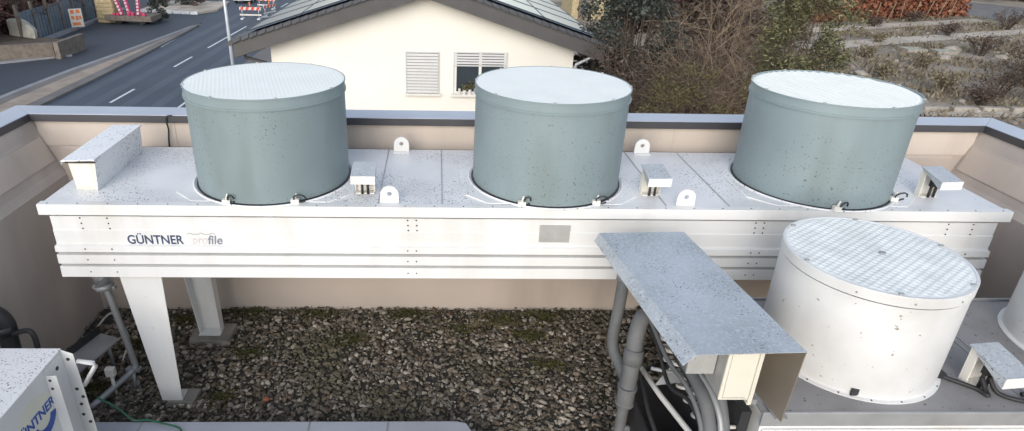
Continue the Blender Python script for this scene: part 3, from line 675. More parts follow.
b = MB(); b.box(1.045,1.16,2.05,2.0595,-.205,-.02); b.cyl((1.10,2.12,-.2),(1.10,2.12,-.23),.014,.014,8); c = link_obj('lid', b, M['plate'], None, (1.1,2.25,-.1)); c.parent = o; c.location = (0,0,0)
# pipes
t = thing('header_pipe', 'thick grey insulated header pipe with couplings left of the metal hood', 'pipe', (1.03, 2.55, ZR))
b = MB(); b.curve([(1.20,2.70,-.40),(1.13,2.70,-.36),(1.07,2.67,-.36),(1.035,2.62,-.44),(1.02,2.575,-.60),(1.01,2.555,-.75)], .042, 14, 7); part('pipe', b, M['insul'], t)
b = MB(); b.curve([(1.01,2.555,-.75),(1.005,2.55,-.9),(1.0,2.54,ZR)], .030, 12); part('lower_pipe', b, M['insul'], t)
b = MB(); b.cyl((1.03,2.60,-.50),(1.022,2.58,-.58),.050,.050,16); part('coupling', b, M['insul'], t)
b = MB(); b.lathe((1.01,2.555,-.82), [(.02,0),(.050,0),(.050,.012),(.046,.016),(.046,.10),(.051,.104),(.051,.118),(.02,.118)], 24); part('coupling', b, M['insul'], t)
b = MB(); b.curve([(1.0,2.55,-.98),(1.07,2.53,-.98),(1.11,2.51,-1.0),(1.11,2.5,-1.1),(1.11,2.5,ZR)], .018, 10); part('branch', b, M['insul'], t)
t = thing('branch_pipe', 'grey pipe bending down from under the hood behind the header pipe', 'pipe', (1.02, 2.83, ZR))
b = MB(); b.curve([(1.10,2.86,-.08),(1.04,2.86,-.11),(1.01,2.85,-.20),(1.0,2.84,-.40),(.99,2.83,-.60),(1.0,2.80,-.68),(1.03,2.72,-.74),(1.05,2.6,-.80)], .032, 12); part('pipe', b, M['insul'], t)
b = MB(); b.cyl((1.012,2.852,-.19),(1.008,2.85,-.24),.042,.042,14); part('coupling', b, M['galv2'], t)
t = thing('suction_hose', 'thick dark flexible pipe curving over the white return bends under the hood', 'pipe', (1.2, 2.4, -.5))
b = MB(); b.curve([(1.05,2.70,-.24),(1.12,2.72,-.26),(1.165,2.68,-.33),(1.18,2.55,-.385),(1.19,2.4,-.40),(1.20,2.25,-.41),(1.205,2.13,-.44),(1.21,2.05,-.54),(1.21,2.02,-.75)], .030, 12); part('pipe', b, M['insul'], t)
b = MB(); b.cyl((1.19,2.41,-.40),(1.19,2.37,-.40),.036,.036,12); part('collar', b, M['darkmetal'], t)
b = MB(); b.curve([(1.12,2.50,-.16),(1.19,2.44,-.2),(1.24,2.33,-.30),(1.27,2.2,-.38),(1.275,2.1,-.47),(1.28,2.04,-.60),(1.28,2.03,-.8)], .026, 12)
single('liquid_hose', b, M['insul'], 'second dark flexible pipe curving down beside the cream control box', 'pipe', (1.2, 2.3, -.4))
for i, (dx, dz, r_, m_, lab) in enumerate(((-.05,.03,.011,'insul','thin grey cable on the left of the bundle under the hood'),(.03,.06,.014,'galv2','pale grey thin pipe at the top of the bundle under the hood'),(.055,-.03,.009,'black','thin black cable low in the bundle under the hood'),(-.02,-.06,.010,'black','thin black cable sagging below the thick flexible pipe'))):
    b = MB(); b.curve([(1.10+dx,2.78,-.30+dz),(1.16+dx,2.62,-.40+dz),(1.17+dx,2.40,-.44+dz-.02*i),(1.20+dx,2.22,-.45+dz),(1.22+dx,2.08,-.52+dz),(1.23+dx,2.03,-.66+dz),(1.25+dx,2.04,-.85)], r_, 8)
    single('bundle_cable', b, M[m_], lab, 'cable', (1.2,2.4,-.45), 'cables and thin pipes under the hood')
b = MB(); b.tube([(1.10,2.70,-.67),(1.12,2.4,-.63),(1.15,2.1,-.58),(1.17,1.9,-.55)], .0145, 10)
single('conduit', b, M['frame'], 'straight white conduit running below the row of return bends', 'conduit', (1.15, 2.3, -.62))
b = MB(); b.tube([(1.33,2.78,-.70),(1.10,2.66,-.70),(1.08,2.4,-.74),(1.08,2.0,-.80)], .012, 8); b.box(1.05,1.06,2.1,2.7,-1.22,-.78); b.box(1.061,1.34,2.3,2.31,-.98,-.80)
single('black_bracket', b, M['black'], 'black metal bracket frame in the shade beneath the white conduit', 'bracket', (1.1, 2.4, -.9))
b = MB(); b.tube([(1.10,2.52,-.56),(1.2,2.5,-.57),(1.335,2.5,-.57)], .010, 8); b.prism([(1.11,2.46,-.62),(1.20,2.52,-.55),(1.24,2.46,-.60)], (0,.004,0))
single('valve', b, M['galv2'], 'small grey valve lever between header pipe and return bends', 'valve', (1.1, 2.5, -.6))

# ================================================================== cream house behind
t = hs = thing('cream_house', 'cream rendered gable house with dark rake boards and solar panels on the roof', 'house', (-.35, 24, ZG))
HX0, HX1, HY0, HY1, XA = -4.62, 3.90, 18.0, 31.0, -.34
ZE, ZA = -1.90, -.53
b = MB(); b.prism([(HX0,HY0,ZG-.04),(HX1,HY0,ZG-.04),(HX1,HY0,ZE),(XA,HY0,ZA),(HX0,HY0,ZE)], (0,HY1-HY0,0))
part('wall', b, M['render'], hs)
sl = (ZA-ZE)/(XA-HX0)
YR = 17.35
def rz_(x, off): return ZA - abs(x-XA)*sl + off
for sgn, ex in ((-1, -5.45), (1, 4.62)):
    b = MB(); zt_ = .50; zb_ = .44
    q = [(XA,YR,rz_(XA,zt_)),(ex,YR,rz_(ex,zt_)),(ex,HY1+.6,rz_(ex,zt_)),(XA,HY1+.6,rz_(XA,zt_))]
    b.slab(q, (0,0,-.07)); rf = part('roof', b, M['tile'], hs)
    b = MB()          # verge board following the slope
    b.prism([(XA,YR+.04,rz_(XA,.02)),(ex,YR+.04,rz_(ex,.02)),(ex,YR+.04,rz_(ex,.425)),(XA,YR+.04,rz_(XA,.425))][::sgn], (0,.05,0)); part('verge_board', b, M['fascia'], rf)
    b = MB()          # tile ends along the verge
    n = 22
    for k in range(n):
        xa_ = XA+(ex-XA)*(k+.06)/n; xb_ = XA+(ex-XA)*(k+.94)/n
        b.prism([(xa_,YR-.03,rz_(xa_,.425)),(xb_,YR-.03,rz_(xb_,.40)),(xb_,YR-.03,rz_(xb_,.50)),(xa_,YR-.03,rz_(xa_,.52))][::sgn], (0,.10,0))
    part('verge_tile', b, M['tile'], rf)
    b = MB(); b.tube([(ex+sgn*.07,YR,rz_(ex,.40)),(ex+sgn*.07,HY1+.5,rz_(ex,.40))], .07, 10); part('gutter', b, M['fascia'], rf)
    b = MB(); b.slab([(ex,YR+.1,rz_(ex,.0)),(HX0 if sgn < 0 else HX1,YR+.1,rz_(HX0,.0)),(HX0 if sgn < 0 else HX1,HY1+.5,rz_(HX0,.0)),(ex,HY1+.5,rz_(ex,.0))], (0,0,.03)); part('soffit', b, M['fascia'], rf)
    # solar panels 1.65 x 1.0 m in rows
    for r_i in range(3):
        for c_i in range(6):
            ya, yb_ = 17.48+c_i*2.02, 17.48+c_i*2.02+2.0
            u0, u1 = .25+r_i*1.5, .25+r_i*1.5+1.48
            xa_, xb_ = XA+sgn*u0, XA+sgn*u1
            b = MB(); b.slab([(xa_,ya,rz_(xa_,.56)),(xb_,ya,rz_(xb_,.56)),(xb_,yb_,rz_(xb_,.56)),(xa_,yb_,rz_(xa_,.56))], (0,0,.035)); sp = part('solar_panel', b, M['pv'], hs)
            b = MB()
            for (p, q_) in (((xa_,ya),(xb_,ya)),((xb_,ya),(xb_,yb_)),((xb_,yb_),(xa_,yb_)),((xa_,yb_),(xa_,ya))):
                b.tube([(p[0],p[1],rz_(p[0],.592)),(q_[0],q_[1],rz_(q_[0],.592))], .014, 4, False, False)
            part('panel_frame', b, M['darkmetal'], sp)
b = MB(); b.tube([(-5.3,17.75,rz_(-5.3,.38)),(-5.25,17.72,-2.2),(-4.75,17.9,-2.38),(-4.70,17.93,-2.6),(-4.70,17.93,ZG)], .05, 8); part('downpipe', b, M['fascia'], hs)
b = MB(); b.tube([(4.52,17.75,rz_(4.52,.38)),(4.45,17.72,-2.0),(3.98,17.9,-2.3),(3.96,17.92,-2.6),(3.96,17.92,ZG)], .05, 8); part('downpipe', b, M['alu'], hs)
# shuttered window and window with half raised blind
def reveal(x0, x1, z0, z1, m):
    b = MB(); w = .05
    w = .035; b.box(x0-w, x0, HY0-.03, HY0-.002, z0, z1); b.box(x1, x1+w, HY0-.03, HY0-.002, z0, z1); b.box(x0-w, x1+w, HY0-.03, HY0-.002, z1, z1+w)
    return part('window', b, m, hs)
w1 = reveal(-.83, .07, -3.20, -2.06, M['shutter'])
b = MB(); nsl = 13
for k in range(nsl):
    za = -3.19+k*1.13/nsl; b.slab([(-.825,HY0-.028,za),(.065,HY0-.028,za),(.065,HY0-.010,za+1.13/nsl-.018),(-.825,HY0-.010,za+1.13/nsl-.018)], (0,.008,0))
part('shutter', b, M['shutter'], w1)
b = MB(); b.box(-.83,.07,HY0-.008,HY0-.003,-3.2,-2.06); part('backing', b, M['fascia'], w1)
b = MB(); b.box(-.90,.14,HY0-.12,HY0-.003,-3.26,-3.205); part('sill', b, M['frame'], w1)
x0, x1, z0, z1 = .53, 1.99, -3.20, -2.05
w2 = reveal(x0, x1, z0, z1, M['shutter'])
b = MB(); b.box(x0,x1,HY0-.006,HY0-.003,z0,z1); part('pane', b, M['glass'], w2)
b = MB(); b.box(x0,x0+.06,HY0-.022,HY0-.007,z0,z1); b.box(x1-.06,x1,HY0-.022,HY0-.007,z0,z1); b.box(1.22,1.30,HY0-.022,HY0-.007,z0,z1); b.box(x0+.061,1.219,HY0-.022,HY0-.007,z0,z0+.06); b.box(1.301,x1-.061,HY0-.022,HY0-.007,z0,z0+.06); part('frame', b, M['frame'], w2)
b = MB()
for k in range(4): b.slab([(x0+.01,HY0-.05,z1-.07-.075*k),(x1-.01,HY0-.05,z1-.07-.075*k),(x1-.01,HY0-.026,z1-.02-.075*k),(x0+.01,HY0-.026,z1-.02-.075*k)], (0,.006,0))
b.box(x0+.01,x1-.01,HY0-.05,HY0-.024,z1-.36,z1-.32); part('blind', b, M['shutter'], w2)
b = MB(); b.box(x0-.10,x1+.10,HY0-.13,HY0-.003,z0-.075,z0-.005); part('sill', b, M['frame'], w2)
# pots and vase standing on the sill
def pot(x, r, h, m, label, plant):
    t = thing('sill_pot', label, 'flowerpot', (x, HY0-.085, z0-.005))
    b = MB(); b.lathe((x,HY0-.085,z0-.005), [(0,0),(r*.75,0),(r,h*.9),(r,h),(r*.85,h),(r*.8,h*.85),(0,h*.85)], 14); part('pot', b, m, t)
    b = MB()
    for k in range(plant): b.leaf((x+rng.gauss(0,.05), HY0-.085+rng.gauss(0,.012), z0+h+abs(rng.gauss(.06,.09))), .03, .5)
    if plant: part('foliage', b, M['leafgreen'], t)
pot(.68,.035,.16,M['frame'],'slim white vase on the left of the house window sill',0)
pot(.98,.045,.14,M['carwhite'],'white flowerpot with green plant on the house window sill',120)
pot(.83,.05,.12,M['frame'],'squat white pot between vase and flowerpot on the house window sill',90)
pot(1.14,.045,.15,M['frame'],'white flowerpot beside the mullion on the house window sill',70)

# ================================================================== plants
def bare_shrub(name, label, x, y, h, spread, stems, m, seed, group=None, lean=(0,0), leaves=None, nleaf=0, lsize=.05, zg=ZG, cat='shrub', thick=.03, sides=3, kids=11, grand=5):
    rg = random.Random(seed); b = MB(); lf = MB(); tips = []
    for s_ in range(stems):
        a = rg.uniform(0, 6.28); r0 = rg.uniform(0, .25*spread)
        p = Vector((x+r0*math.cos(a), y+r0*math.sin(a), zg-.03)); out = Vector((math.cos(a), math.sin(a), 0))
        hh = h*rg.uniform(.65, 1.0); ls = spread*rg.uniform(.3, 1.0)
        pts = []
        for k in range(7):
            f = k/6; pts.append(p + out*ls*f**1.4 + Vector((lean[0]*f*f, lean[1]*f*f, hh*f*(1-.12*f))) + Vector((rg.gauss(0,.05), rg.gauss(0,.05), 0))*f*h*.18)
        b.tube(pts, [thick*(1-.85*k/6) for k in range(7)], sides, False)
        for c in range(kids):
            f = rg.uniform(.25, .98); i = min(5, int(f*6)); q = pts[i].lerp(pts[i+1], f*6-i)
            d = (Vector((rg.gauss(0,1), rg.gauss(0,1), rg.uniform(.3, 1.4)))+out*.6).normalized(); L = h*rg.uniform(.10, .24)*(1.15-f*.6)
            q2 = q+d*L*.5+Vector((0,0,rg.uniform(-.02,.05)*h)); q3 = q+d*L+Vector((rg.gauss(0,.05),rg.gauss(0,.05),rg.uniform(-.05,.05)))*h*.4
            b.tube([q,q2,q3], [thick*.4,thick*.28,thick*.12], 3, False); tips += [q2, q3]
            for g_ in range(grand):
                q4 = q.lerp(q3, rg.uniform(.3,1)); d2 = (d+Vector((rg.gauss(0,.9),rg.gauss(0,.9),rg.gauss(.2,.7)))).normalized()*L*rg.uniform(.3,.7)
                b.tube([q4,q4+d2], [thick*.2,thick*.08], 3, False); tips.append(q4+d2)
    t = thing(name, label, cat, (x, y, zg), group)
    part('branches', b, m, t)
    if nleaf:
        for k in range(nleaf):
            q = rg.choice(tips); lf.leaf(q+Vector((rg.gauss(0,.12),rg.gauss(0,.12),rg.gauss(0,.12)))*(.5+lsize*6), lsize*rg.uniform(.6,1.3))
        part('foliage', lf, leaves, t)
    return t
def leafy(name, label, x, y, h, rx, ry, leaves, n, lsize, seed, zlow=0, group=None, cat='shrub', zg=ZG, stemmat=None, clump=26, asp=.55, stem=.006):
    rg = random.Random(seed); st = MB(); lf = MB(); cs = []
    for k in range(clump):
        a = rg.uniform(0, 6.28); r = math.sqrt(rg.random()); zz = zlow+(h-zlow)*rg.uniform(.05, .97)
        w = math.sin(math.pi*min(1, max(.12, (zz-zlow)/(h-zlow)*.8+.16)))**.6
        c = Vector((x+rx*r*w*math.cos(a), y+ry*r*w*math.sin(a), zg+zz)); cs.append((c, rg.uniform(.16, .34)*min(rx,ry*1.5)+.05))
        root = Vector((x+rg.gauss(0,.12*rx), y+rg.gauss(0,.12*ry), zg-.03))
        st.tube([root, root.lerp(c,.5)+Vector((rg.gauss(0,.06*rx),rg.gauss(0,.06*ry),0)), c], [stem*h,stem*.6*h,stem*.2*h], 4, False)
    for k in range(n):
        c, r = rg.choice(cs); d = Vector((rg.gauss(0,1),rg.gauss(0,1),rg.gauss(0,.9)))
        d = d.normalized()*r*rg.random()**.4; lf.leaf(c+d, lsize*rg.uniform(.6,1.4), asp)
    t = thing(name, label, cat, (x, y, zg), group)
    part('stems', st, stemmat or M['bark'], t); part('foliage', lf, leaves, t)
    return t
leafy('evergreen_tree', 'dark grey green ivy covered tree just right of the house roof', 5.5, 18.2, 8.4, 1.4, 1.3, M['leafdark'], 12000, .06, 3, 2.5, cat='tree', clump=60)
bare_shrub('bare_thicket', 'dark brown leafless thicket between the house corner and the tan shrub', 5.5, 15.6, 6.9, 1.7, 44, M['twig'], 4, thick=.022, leaves=M['leafbrown'], nleaf=7000, lsize=.045)
leafy('olive_shrub', 'low rounded olive yellow shrub in front of the dark thicket', 5.5, 13.6, 5.7, .95, .8, M['leafolive'], 4600, .030, 5, 3.4, clump=26, asp=.4)
bare_shrub('tan_shrub', 'tall bare shrub with upright tan branches behind the parapet', 6.75, 15.0, 8.6, 1.35, 34, M['twigtan'], 6, thick=.020, kids=16, grand=7)
bare_shrub('arching_shrub', 'bare brown shrub with long arching twigs left of the right fan drum', 7.2, 13.4, 5.6, 1.2, 20, M['twigtan'], 7, lean=(.6,0), thick=.013, kids=12)
leafy('green_shrub', 'tall yellow green bushy shrub above the right grey green fan drum', 7.75, 13.4, 8.2, .95, .9, M['leafgreen'], 17000, .05, 8, 3.6, clump=80, asp=.28, stem=.002)
bare_shrub('leafy_shrub', 'loose shrub with thin arching stems right of the yellow green shrub', 8.9, 14.2, 6.2, 1.3, 14, M['twigtan'], 9, lean=(1.3,0), thick=.014, leaves=M['leafgreen'], nleaf=1500, lsize=.05)
leafy('weedy_shrub', 'low green weedy shrub behind the right fan drum beside the rubble', 13.2, 19.5, 3.5, 2.2, 1.6, M['leafgreen'], 3000, .06, 10, .2, clump=30, asp=.3)
for i, (x, y, h, rx, lab) in enumerate(((6.6,21,6.2,2.2,'dark brown hedge bush standing behind the bare thicket'),(9.2,22,6.4,2.2,'dark brown hedge bush standing behind the tan shrub'),(12.0,23,5.6,2.0,'dark brown hedge bush behind the yellow green shrub'))):
    leafy('hedge_bush', lab, x, y, h, rx, 1.3, M['leafbrown'], 7000, .10, 20+i, .1, 'bushes behind the shrubs', clump=60)
# far right allotments
def hedge(name, label, p0, p1, h, w, m, n, ls, seed, cat='hedge'):
    rg = random.Random(seed); b = MB(); st = MB(); p0 = Vector((*p0, ZG-.05)); p1 = Vector((*p1, ZG-.05)); d = p1-p0; nn = Vector((-d.y, d.x, 0)).normalized()
    for k in range(n):
        f = rg.random(); z = h*(1-rg.random()**2*1.0)*(1+.08*math.sin(f*37))
        b.leaf(p0+d*f+nn*rg.uniform(-w,w)*(1.1-.5*z/h)+Vector((0,0,z*rg.random()**.35)), ls*rg.uniform(.6,1.4), .7)
    for k in range(int(d.length*1.2)):
        q = p0+d*(k/(d.length*1.2)); st.tube([q, q+Vector((rg.gauss(0,.2),rg.gauss(0,.2),h*.8))], [.04,.015], 4, False)
    c = (p0+p1)/2; t = thing(name, label, cat, tuple(c)); part('stems', st, M['bark'], t); part('foliage', b, m, t)
hedge('beech_hedge', 'glowing orange beech hedge along the far side of the allotments', (33,60.2), (55,67.5), 4.0, .9, M['leaforange'], 13000, .22, 31)
hedge('roadside_hedge', 'dark brown roadside hedge beyond the far road at upper right', (66,88), (108,52), 4.5, 1.4, M['leafbrown'], 7000, .3, 32)
hedge('beech_hedge', 'small orange beech hedge at the far right edge beyond the road', (71,72), (84,63), 2.4, .8, M['leaforange'], 2500, .22, 33)
rg = random.Random(77)
# (x, y, h, kind) for the dry shrubs one can tell apart
wild = [(37.5,38.5,1.9,0),(40.5,37.5,2.3,0),(34.8,35.6,1.7,0),(43.0,40.5,1.8,0),(31.0,33.6,1.9,2),(33.5,32.8,2.1,2),(36.3,34.0,2.0,0),(29.0,34.8,1.2,1),(27.5,38.0,1.1,1),(32.2,41.0,1.0,1),
        (30.2,44.2,.9,1),(39.5,45.5,1.2,0),(46.0,47.0,1.6,0),(24.3,34.0,1.0,1),(26.0,42.0,.9,1),(35.0,50.2,.8,1),(43.5,54.0,.9,0),(22.5,37.0,1.0,1),(49,44,1.7,0),(28.6,31.9,1.0,2),(40,58.5,.8,0),(46,62,.9,0),(52,58,1.6,0)]
adj = ['dark brown', 'straw coloured', 'grey brown']
where = ['beside the pale flat boxes','right of the pale flat boxes','in the middle of the allotments','at the right edge of the allotments','just behind the low stone edging','right of the fan drum rim behind the edging','above the grey brown tangle','left among the rubble','left of the rubble near the drum','below the pale flat boxes',
         'left of the pale flat boxes','behind the pale flat boxes','near the far road','closest to the right fan drum','at the foot of the near pale path','on the near pale path','on the far pale path','left beside the green weedy shrub','far right below the road','in front of the stone edging','between the two pale paths','below the orange hedge','below the far road']
for i, (x, y, h, k) in enumerate(wild):
    m = (M['twig'], M['weed'], M['twig'])[k]
    h *= (1.35, 1.0, 1.2)[k]
    bare_shrub('dry_shrub', f'{adj[k]} dry shrub {where[i]}', x, y, h, h*.75, 18, m, 100+i, 'dry shrubs on the allotments', thick=.02+.006*h, leaves=(M['leafbrown'], M['weed'], M['leafbrown'])[k], nleaf=420, lsize=.09, zg=ZG-.05, kids=8, grand=4)
# dry ground cover nobody could count
b = MB()
for k in range(42000):
    x = rg.uniform(14, 62); y = rg.uniform(27, 66)
    if y > x*.95+22 or y < 26: continue
    cl = math.sin(x*.9+1.3*math.sin(y*.6))+math.sin(y*1.1+x*.3)
    if cl+rg.gauss(0,1.0) < -.1: continue
    if (abs(y-47.8-(x-28.5)*.38) < 1.2 or abs(y-55.3-(x-31)*.366) < 1.3) and rg.random() < .9: continue
    p = Vector((x, y, ZG-.06)); hgt = rg.uniform(.08,.38); w = rg.uniform(.03,.10); a = rg.uniform(0,6.28)
    d = Vector((math.cos(a)*w, math.sin(a)*w, 0)); ln = Vector((rg.gauss(0,.18), rg.gauss(0,.18), hgt))
    b.add([p-d, p+d, p+ln], [(0,1,2)])
single('dry_weeds', b, M['weed'], None, None, kind='stuff')
b = MB()
for k in range(2600):
    x, y = rg.uniform(20, 56), rg.uniform(27, 62)
    if y > x*.95+22: continue
    if math.sin(x*.5+.8*math.sin(y*.4))+math.sin(y*.7+x*.2)+rg.gauss(0,.9) < .5: continue
    if abs(y-47.8-(x-28.5)*.38) < 1.2 or abs(y-55.3-(x-31)*.366) < 1.3: continue
    b.ico((x,y,ZG-.03), rg.uniform(.05,.20), 1, False, (1.2,.9,.6), rg.uniform(0,3), .2)
single('rubble', b, island_mat('mixed_rubble', [(.12,.105,.09),(.30,.27,.23),(.20,.17,.14),(.46,.43,.39)], .9), None, None, kind='stuff')
# stones, flat boxes, edging slabs
for i in range(15):
    x, y = rg.uniform(23, 50), rg.uniform(31, 48)
    if y > x*.8+22: continue
    b = MB(); s_ = rg.uniform(.2,.5); b.ico((x,y,ZG-.05+s_*.25), s_, 2, False, (1.3,.9,.6), rg.uniform(0,3), .12)
    single('field_stone', b, M['stone'], 'pale rough stone lying among the dry weeds of the allotments', 'stone', (x,y,ZG-.05), 'stones scattered over the allotments')
for i, (x, y, w, d, lab) in enumerate(((35.3,46.6,1.5,1.1,'left one of the pale green flat boxes among dry weeds'),(37.2,46.0,1.5,1.0,'right one of the pale green flat boxes among dry weeds'),(47.5,41.5,1.8,1.2,'pale flat box near the right edge of the allotments'),(43.6,42.8,1.2,.9,'small pale flat box between the brown shrubs'))):
    t = thing('raised_bed', lab, 'raised bed', (x,y,ZG-.05), 'raised beds on the allotments')
    b = MB()
    for x0_, x1_, y0_, y1_ in ((x-w/2,x+w/2,y-d/2,y-d/2+.08),(x-w/2,x+w/2,y+d/2-.08,y+d/2),(x-w/2,x-w/2+.08,y-d/2+.081,y+d/2-.081),(x+w/2-.08,x+w/2,y-d/2+.081,y+d/2-.081)): b.box(x0_,x1_,y0_,y1_,ZG-.07,ZG+.20)
    part('frame', b, M['stone'], t); b = MB(); b.box(x-w/2+.081,x+w/2-.081,y-d/2+.081,y+d/2-.081,ZG-.06,ZG+.17); part('cover', b, mat('pale_green_felt', (.33,.37,.30), .8), t)
for i in range(13):
    x = 24.6+i*1.55; b = MB(); tl = rg.uniform(-.05,.05)
    b.hexa([(x,30.4+tl,ZG-.08),(x+1.35,30.4-tl,ZG-.08),(x+1.35,30.75-tl,ZG-.08),(x,30.75+tl,ZG-.08)], [(x,30.4+tl,ZG+.20),(x+1.35,30.4-tl,ZG+.16),(x+1.35,30.75-tl,ZG+.16),(x,30.75+tl,ZG+.20)])
    single('edging_slab', b, M['stone'], 'long pale stone edging slab in the row beyond the right corner of the parapet', 'stone slab', (x+.7,30.6,ZG-.05), 'row of edging slabs beyond the parapet', .03)
for i in range(7):
    x = 42+i*1.6; y = 61.6+i*.53
    b = MB(); b.tube([(x,y,ZG-.1),(x+rg.uniform(-.1,.5),y,ZG+1.7)], .05, 5); single('hedge_stake', b, M['weed'], 'thin pale stake leaning in front of the orange beech hedge', 'stake', (x,y,ZG-.05), 'stakes along the orange hedge')
# garden shed wall beyond the house
t = thing('garden_shed', 'small beige shed far behind the right end of the house roof', 'shed', (14.5, 62, ZG))
b = MB(); b.box(12.4,16.0,60,65,ZG-.06,ZG+3.0); part('wall', b, M['ochre'], t)
b = MB(); b.prism([(12.0,59.6,ZG+3.0),(16.4,59.6,ZG+3.0),(14.2,59.6,ZG+4.2)], (0,6,0)); part('roof', b, M['leafred'] and M['tile'], t)
b = MB(); b.box(13.0,13.9,59.96,59.998,ZG,ZG+2.0); part('door', b, M['wood'], t)
hedge('red_hedge', 'red brown hedge far behind the house beside the beige shed', (15.5,57), (24,60), 3.2, .9, M['leafred'], 3000, .2, 36)
hedge('red_hedge', 'dark hedge behind the dense shrubs left of the allotment paths', (17,40), (29,60), 3.8, 1.2, M['leafbrown'], 6500, .2, 37)

# ================================================================== street scene upper left
t = thing('lamp_post', 'slim pale grey lamp post standing between the street and the house', 'street lamp', (-8.9, 28, ZG))
b = MB(); b.cyl((-8.9,28,ZG-.02),(-8.9,28,ZG+8.2),.085,.05,12); part('pole', b, M['pole'], t)
b = MB(); b.tube([(-8.9,28,ZG+8.2),(-9.2,28,ZG+8.45),(-10.0,28,ZG+8.55)], .035, 8); part('arm', b, M['pole'], t)
b = MB(); b.box(-10.6,-9.95,27.88,28.12,ZG+8.48,ZG+8.6); part('lamp_head', b, M['alu'], t, .03)
b = MB(); b.cyl((-8.9,28,ZG),(-8.9,28,ZG+.9),.11,.10,12); part('base', b, M['pole'], t)
# fence with blue grey boards
t = thing('board_fence', 'blue grey board fence with timber posts along the car park', 'fence', (-27.4, 50, ZG))
ys = [43.2+i*1.95 for i in range(9)]
for i, y in enumerate(ys):
    x = -27.2-(y-43)*.08; b = MB(); b.box(x-.09,x+.09,y-.09,y+.09,ZG-.02,ZG+2.6); part('post', b, M['wood'], t)
    if i < len(ys)-1:
        b = MB(); x2 = x-.16
        for k in range(4):
            f0, f1 = (k+.18)/4, (k+.95)/4
            ya, yb_ = y+.1+(1.75)*f0, y+.1+(1.75)*f1; xa_, xb_ = x-.16*f0, x-.16*f1
            b.hexa([(xa_-.03,ya,ZG+.05),(xa_+.03,ya,ZG+.05),(xb_+.03,yb_,ZG+.05),(xb_-.03,yb_,ZG+.05)], [(xa_-.03,ya,ZG+2.1),(xa_+.03,ya,ZG+2.1),(xb_+.03,yb_,ZG+2.1),(xb_-.03,yb_,ZG+2.1)])
        part('panel', b, M['bluegrey'], t)
b = MB(); b.prism([(-27.0,42.9,ZG-.02),(-26.55,42.9,ZG-.02),(-28.0,60.5,ZG-.02),(-28.5,60.5,ZG-.02)], (0,0,.2)); part('plinth', b, M['kerb'], t)
t = thing('poster_board', 'small orange and white poster on the board fence', 'sign', (-27.3, 49, ZG))
b = MB(); c0 = Vector((-26.85,48.6,ZG+.35)); ux = Vector((.70,.46,0)); 
b.slab([c0, c0+ux, c0+ux+Vector((0,0,1.30)), c0+Vector((0,0,1.30))], (-.02,.03,0)); part('panel', b, M['paper'], t)
b = MB()
for (u, z, w_, h_) in ((.12,.95,.28,.26),(.55,.98,.30,.25),(.10,.55,.25,.25),(.45,.50,.22,.30),(.72,.55,.18,.24),(.15,.12,.6,.22)):
    b = MB(); p = c0+ux*u+Vector((.004,-.006,z)); b.slab([p, p+ux*w_, p+ux*w_+Vector((0,0,h_)), p+Vector((0,0,h_))], (.002,-.003,0)); part('print', b, M['orange'], t)
b = MB(); b.cyl(c0+ux*.5+Vector((-.04,.06,-.4)), c0+ux*.5+Vector((-.04,.06,1.3)), .03, .03, 8); part('post', b, M['wood'], t)
hedge('dark_hedge', 'dark reddish hedge standing behind the blue grey board fence', (-29.8,40), (-31.5,64), 3.6, 1.1, M['leafred'], 8000, .2, 41)
hedge('dark_hedge', 'tall dark hedge at the top left corner behind the boulder', (-40,44), (-40,66), 3.0, 1.6, M['leafbrown'], 5000, .25, 42)
bare_shrub('bare_tree', 'bare brown tree at the left edge above the low wall', -28.2, 40.6, 6, 2.0, 12, M['twig'], 43, cat='tree', thick=.12, leaves=M['leafred'], nleaf=1200, lsize=.09)
bare_shrub('bare_shrub', 'red brown twiggy shrub hanging over the left end of the board fence', -28.6, 46.0, 4.2, 1.8, 16, M['twig'], 46, thick=.05, leaves=M['leafred'], nleaf=900, lsize=.09)
bare_shrub('bare_shrub', 'red brown twiggy shrub hanging over the fence behind the small poster', -29.2, 52.0, 4.2, 1.8, 16, M['twig'], 47, thick=.05, leaves=M['leafred'], nleaf=900, lsize=.09)
b = MB(); b.prism([(-28.3,43.6,ZG-.02),(-26.0,42.4,ZG-.02),(-26.1,42.8,ZG+1.1),(-27.1,43.3,ZG+1.75),(-28.6,44.1,ZG+1.55)], (-.5,1.1,-.1))
single('stone_slab', b, M['tarp'], 'large pale boulder slab leaning at the end of the board fence', 'boulder', (-27.3,43.5,ZG), None, .1)
b = MB(); b.prism([(-30,36.0,ZG-.02),(-23.3,39.6,ZG-.02),(-23.15,40.0,ZG-.02),(-29.9,36.6,ZG-.02)][::-1], (0,0,.95)); b.prism([(-23.14,39.4,ZG-.02),(-22.85,39.4,ZG-.02),(-22.9,42.6,ZG-.02),(-23.2,42.6,ZG-.02)], (0,0,1.0))
single('low_wall', b, M['wood'], 'low weathered timber retaining wall below the boulder slab', 'wall', (-26,39,ZG))
sheet('planting_bed', [(-30,36.6),(-23.2,40.0),(-23.2,42.5),(-27,43.2),(-34,46)], M['bed'], ZG+.6)
b = MB(); b.prism([(-31,33.2,ZG-.02),(-22.6,40.2,ZG-.02),(-22.8,40.5,ZG-.02),(-31,33.7,ZG-.02)], (0,0,.12)); single('kerb_stone', b, M['kerb'], 'long grey kerb along the foot of the timber retaining wall', 'kerb', (-26,37,ZG))
